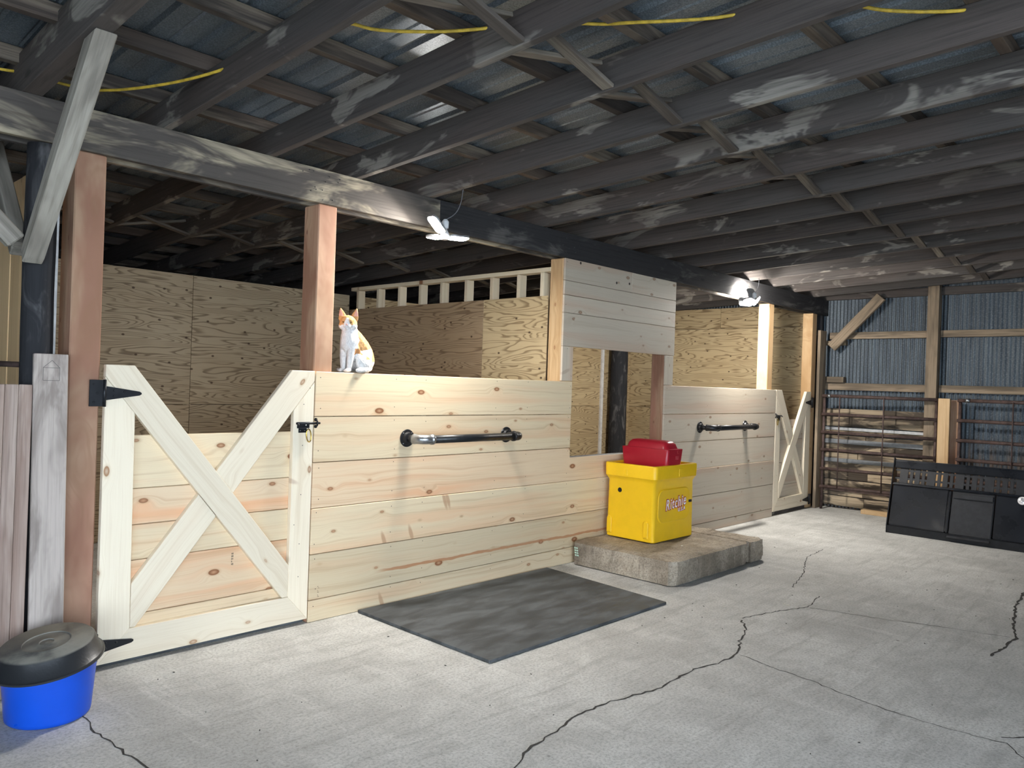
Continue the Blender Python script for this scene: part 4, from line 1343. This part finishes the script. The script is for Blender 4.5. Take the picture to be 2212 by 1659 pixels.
while yy > TGY1 + 0.05:     # slotted strip: uprights with short cross bars
    wid = (0.085, 0.032, 0.050, 0.032)[k % 4]
    tg_prism('slot_bar', [(fx(0.55) + 0.02, 0.552), (fx(0.715) + 0.02, 0.716), (fx(0.715) + 0.035, 0.716), (fx(0.55) + 0.035, 0.552)], yy, yy - wid, 'tail_dull', 0.002)
    yy -= wid + 0.020
    k += 1
for z in (0.590, 0.680):
    tg_prism('slot_bar', [(fx(z) + 0.022, z), (fx(z + 0.02) + 0.022, z + 0.022), (fx(z + 0.02) + 0.033, z + 0.022), (fx(z) + 0.033, z)], TGY0 - 0.01, TGY1, 'tail_dull', 0.002)
BM_ = T(fx(0.51) - 0.012, -2.548, 0.503) @ Matrix.Rotation(-math.pi / 2 + 0.29, 4, 'Y')
bd = lathe('badge', [(0, 0.006), (0.026, 0.007), (0.030, 0.010), (0.040, 0.010), (0.043, 0.0), (0, 0)], 'logo_white', tg, BM_, 32)
lathe('badge_face', [(0, 0.012), (0.020, 0.0105), (0.027, 0.008)], 'badge', bd, BM_, 24)
tg_prism('dent_handle', [(fx(0.30) - 0.004, 0.25), (fx(0.34) - 0.003, 0.325), (fx(0.34) + 0.02, 0.325), (fx(0.30) + 0.02, 0.25)], -1.66, -1.84, 'hole', 0.008)

# offcuts and litter on the floor
o = block('timber_offcut', (9.20, -1.02, 0.0), (9.29, -0.62, 0.055), 'fir', None, 'y')
tag(o, 'short light timber offcut on the floor under the pipe gate', 'offcut')
rr = random.Random(11)
lt = [('white scrap lying near the long floor crack', 1700, 1307), ('white splinter on the floor left of the plinth shadow', 1665, 1243), ('tiny white chip on the floor beside the rubber mat', 1565, 1312)]
for lab, u, v in lt:
    p = on_plane(u, v, (0, 0, 1), 0)
    o = mesh_obj('floor_scrap', box_mesh(0.06 if 'scrap' in lab else 0.03, 0.010, 0.004, 'debris'), 'debris', None, T(p.x, p.y, 0.0022) @ Matrix.Rotation(rr.uniform(0, 3), 4, 'Z'))
    tag(o, lab, 'scrap')
bm = bmesh.new()
for i in range(90):
    x, y = rr.uniform(0.3, 7.0), rr.uniform(-3.4, -0.2)
    if 1.8 < x < 3.8 and y > -1.3 or 3.9 < x < 5.7 and y > -1.1:
        continue
    s = rr.uniform(0.002, 0.005)
    bmesh.ops.create_cube(bm, size=1.0, matrix=T(x, y, 0.002) @ Matrix.Rotation(rr.uniform(0, 3), 4, 'Z') @ Matrix.Diagonal((s * rr.uniform(1, 3), s, 0.003, 1)))
tag(mesh_obj('floor_dirt', from_bm(bm), 'crackfill', floor), kind='stuff')

# ================================================================== CAT


def make_cat():
    bm = bmesh.new()

    def ell(c, r, R=None):
        M = T(*c)
        if R is not None:
            M = M @ R
        bmesh.ops.create_icosphere(bm, subdivisions=3, radius=1.0, matrix=M @ Matrix.Diagonal((*r, 1)))

    def limb(pts, rad):
        n = 7
        for (a, ra), (b, rb) in zip(zip(pts, rad), zip(pts[1:], rad[1:])):
            a, b = Vector(a), Vector(b)
            for i in range(n + 1):
                t = i / n
                r = ra + (rb - ra) * t
                bmesh.ops.create_icosphere(bm, subdivisions=2, radius=r, matrix=T(*a.lerp(b, t)))
    # trunk: rump, arched back, chest, neck
    ell((-0.085, 0, 0.082), (0.092, 0.082, 0.084))
    limb([(-0.080, 0, 0.115), (-0.045, 0, 0.165), (0.000, 0, 0.215), (0.030, 0, 0.245)], [0.084, 0.078, 0.066, 0.056])
    limb([(0.000, 0, 0.130), (0.040, 0, 0.185), (0.048, 0, 0.235)], [0.062, 0.062, 0.054])
    limb([(0.035, 0, 0.240), (0.048, 0, 0.285)], [0.058, 0.050])
    # haunches and hind feet
    for s in (-1, 1):
        ell((-0.035, s * 0.062, 0.075), (0.072, 0.034, 0.066), Matrix.Rotation(0.35, 4, 'Y'))
        limb([(-0.055, s * 0.072, 0.022), (0.020, s * 0.078, 0.017)], [0.021, 0.017])
        ell((0.030, s * 0.078, 0.014), (0.027, 0.019, 0.015))
        # forelegs
        limb([(0.045, s * 0.033, 0.190), (0.062, s * 0.030, 0.110), (0.066, s * 0.026, 0.030)], [0.034, 0.025, 0.0175])
        ell((0.078, s * 0.026, 0.0135), (0.026, 0.0195, 0.0145))
        for k in (-1, 0, 1):
            ell((0.097, s * 0.026 + k * 0.0105, 0.010), (0.010, 0.006, 0.010))
    # tail round the far side
    limb([(-0.165, 0.0, 0.035), (-0.150, -0.075, 0.022), (-0.080, -0.110, 0.018), (0.000, -0.108, 0.017), (0.045, -0.085, 0.016)], [0.024, 0.022, 0.020, 0.019, 0.013])
    # head, turned to its left
    H = T(0.058, 0, 0.318) @ Matrix.Rotation(0.56, 4, 'Z') @ Matrix.Rotation(0.10, 4, 'Y') @ Matrix.Scale(1.2, 4)

    def hell(c, r, R=None):
        M = H @ T(*c)
        if R is not None:
            M = M @ R
        bmesh.ops.create_icosphere(bm, subdivisions=3, radius=1.0, matrix=M @ Matrix.Diagonal((*r, 1)))
    hell((0, 0, 0), (0.046, 0.047, 0.042))
    hell((0.012, 0, 0.012), (0.036, 0.038, 0.032))
    for s in (-1, 1):
        hell((0.012, s * 0.026, -0.014), (0.030, 0.024, 0.022))
        hell((0.040, s * 0.009, -0.014), (0.014, 0.012, 0.0105))
        hell((0.033, s * 0.017, 0.016), (0.012, 0.011, 0.009))
    hell((0.040, 0, 0.000), (0.013, 0.009, 0.013))
    hell((0.036, 0, -0.027), (0.012, 0.011, 0.008))
    ears = []
    for s in (-1, 1):
        base = Vector((-0.004, s * 0.030, 0.026))
        tip = Vector((-0.004, s * 0.043, 0.076))
        n = 9
        for i in range(n):
            t = i / (n - 1)
            c = base.lerp(tip, t)
            w = 0.0230 * (1 - t) ** 0.8 + 0.0035
            bmesh.ops.create_icosphere(bm, subdivisions=2, radius=1.0, matrix=H @ T(*c) @ Matrix.Rotation(-s * 0.35, 4, 'Z') @ Matrix.Diagonal((0.0062, w, w * 0.8 + 0.002, 1)))
    me0 = bpy.data.meshes.new('cat_raw')
    bm.to_mesh(me0)
    bm.free()
    tmp = bpy.data.objects.new('cat_tmp', me0)
    COL.objects.link(tmp)
    rm = tmp.modifiers.new('r', 'REMESH')
    rm.mode = 'VOXEL'
    rm.voxel_size = 0.0036
    sm = tmp.modifiers.new('s', 'SMOOTH')
    sm.iterations = 4
    sm.factor = 0.5
    dg = bpy.context.evaluated_depsgraph_get()
    dg.update()
    me = bpy.data.meshes.new_from_object(tmp.evaluated_get(dg))
    bpy.data.objects.remove(tmp)
    Hi = H.inverted()
    ca = me.color_attributes.new('fur', 'FLOAT_COLOR', 'POINT')
    W_ = Vector((0.70, 0.69, 0.68))
    O_ = Vector((0.58, 0.345, 0.15))
    D_ = Vector((0.40, 0.20, 0.085))
    PK = Vector((0.58, 0.33, 0.27))
    for i, v in enumerate(me.vertices):
        p = v.co
        h = Hi @ p
        n = mnoise.noise(p * 38.0) * 0.012
        st = 0.5 + 0.5 * math.sin(p.x * 190 + p.z * 120 + 4 * mnoise.noise(p * 20))
        c = W_.copy()
        orange = D_.lerp(O_, 0.55 + 0.45 * st)
        if h.length < 0.062 or (h.z > 0.02 and h.length < 0.115):
            # face: orange cap with a white blaze between the eyes
            blaze = 0.007 + max(0, 0.020 - h.z) * 0.45
            if h.z > -0.010 + n and abs(h.y) > blaze + n * 0.3 and h.x > -0.05:
                c = orange
            if h.z > 0.030:
                c = orange
            if h.z > 0.038 and h.x > 0.0005 and abs(h.y) > 0.014:
                c = PK
        else:
            side = abs(p.y)
            # saddle over the back and shoulders, down to the flank
            if p.x < 0.022 + n and p.z > 0.105 + n + 0.15 * max(0, side - 0.06) and p.z > 0.16 - (p.x + 0.09) * 0.2 - 0.05 * (p.x < -0.10):
                c = orange
            if p.x < -0.095 + n and p.z > 0.075 + n:
                c = orange
            if 0.0 < p.x < 0.055 and p.y > 0.020 + n and 0.115 + n < p.z < 0.155:
                c = D_
            if p.y > 0.045 and -0.06 < p.x < -0.02 and 0.085 < p.z < 0.105 + n:
                c = orange
        ca.data[i].color = (*c, 1)
    # fine fur relief
    nv = len(me.vertices)
    co, no = [0.0] * (3 * nv), [0.0] * (3 * nv)
    me.vertices.foreach_get('co', co)
    me.vertex_normals.foreach_get('vector', no)
    for i in range(nv):
        k = 0.0016 * mnoise.noise(Vector(co[3 * i:3 * i + 3]) * 130.0)
        for j in range(3):
            co[3 * i + j] += no[3 * i + j] * k
    me.vertices.foreach_set('co', co)
    me.update()
    return me, H


cat_me, CH = make_cat()
cat = empty('cat', (1.832, 0.080, 1.556), 'orange and white cat sitting upright on the near stall front', 'cat', rz=math.radians(180 + 15))
CWM = WM['cat']
mesh_obj('body', cat_me, 'fur', cat, CWM, smooth=True)
for s in (-1, 1):
    lathe('eye', [(0, 0.0075), (0.004, 0.0068), (0.0068, 0.0035), (0.0076, 0.0), (0, -0.004)], 'eye', cat, CWM @ CH @ T(0.0385, s * 0.0185, 0.0075) @ Matrix.Rotation(s * 0.35, 4, 'Z') @ Matrix.Rotation(math.pi / 2, 4, 'Y') @ Matrix.Diagonal((0.72, 1.05, 0.8, 1)), 16)
lathe('nose', [(0, 0.004), (0.003, 0.0035), (0.0052, 0.0)], 'pink', cat, CWM @ CH @ T(0.0525, 0, -0.0055) @ Matrix.Rotation(math.pi / 2, 4, 'Y') @ Matrix.Diagonal((0.75, 1.0, 1.0, 1)), 12)
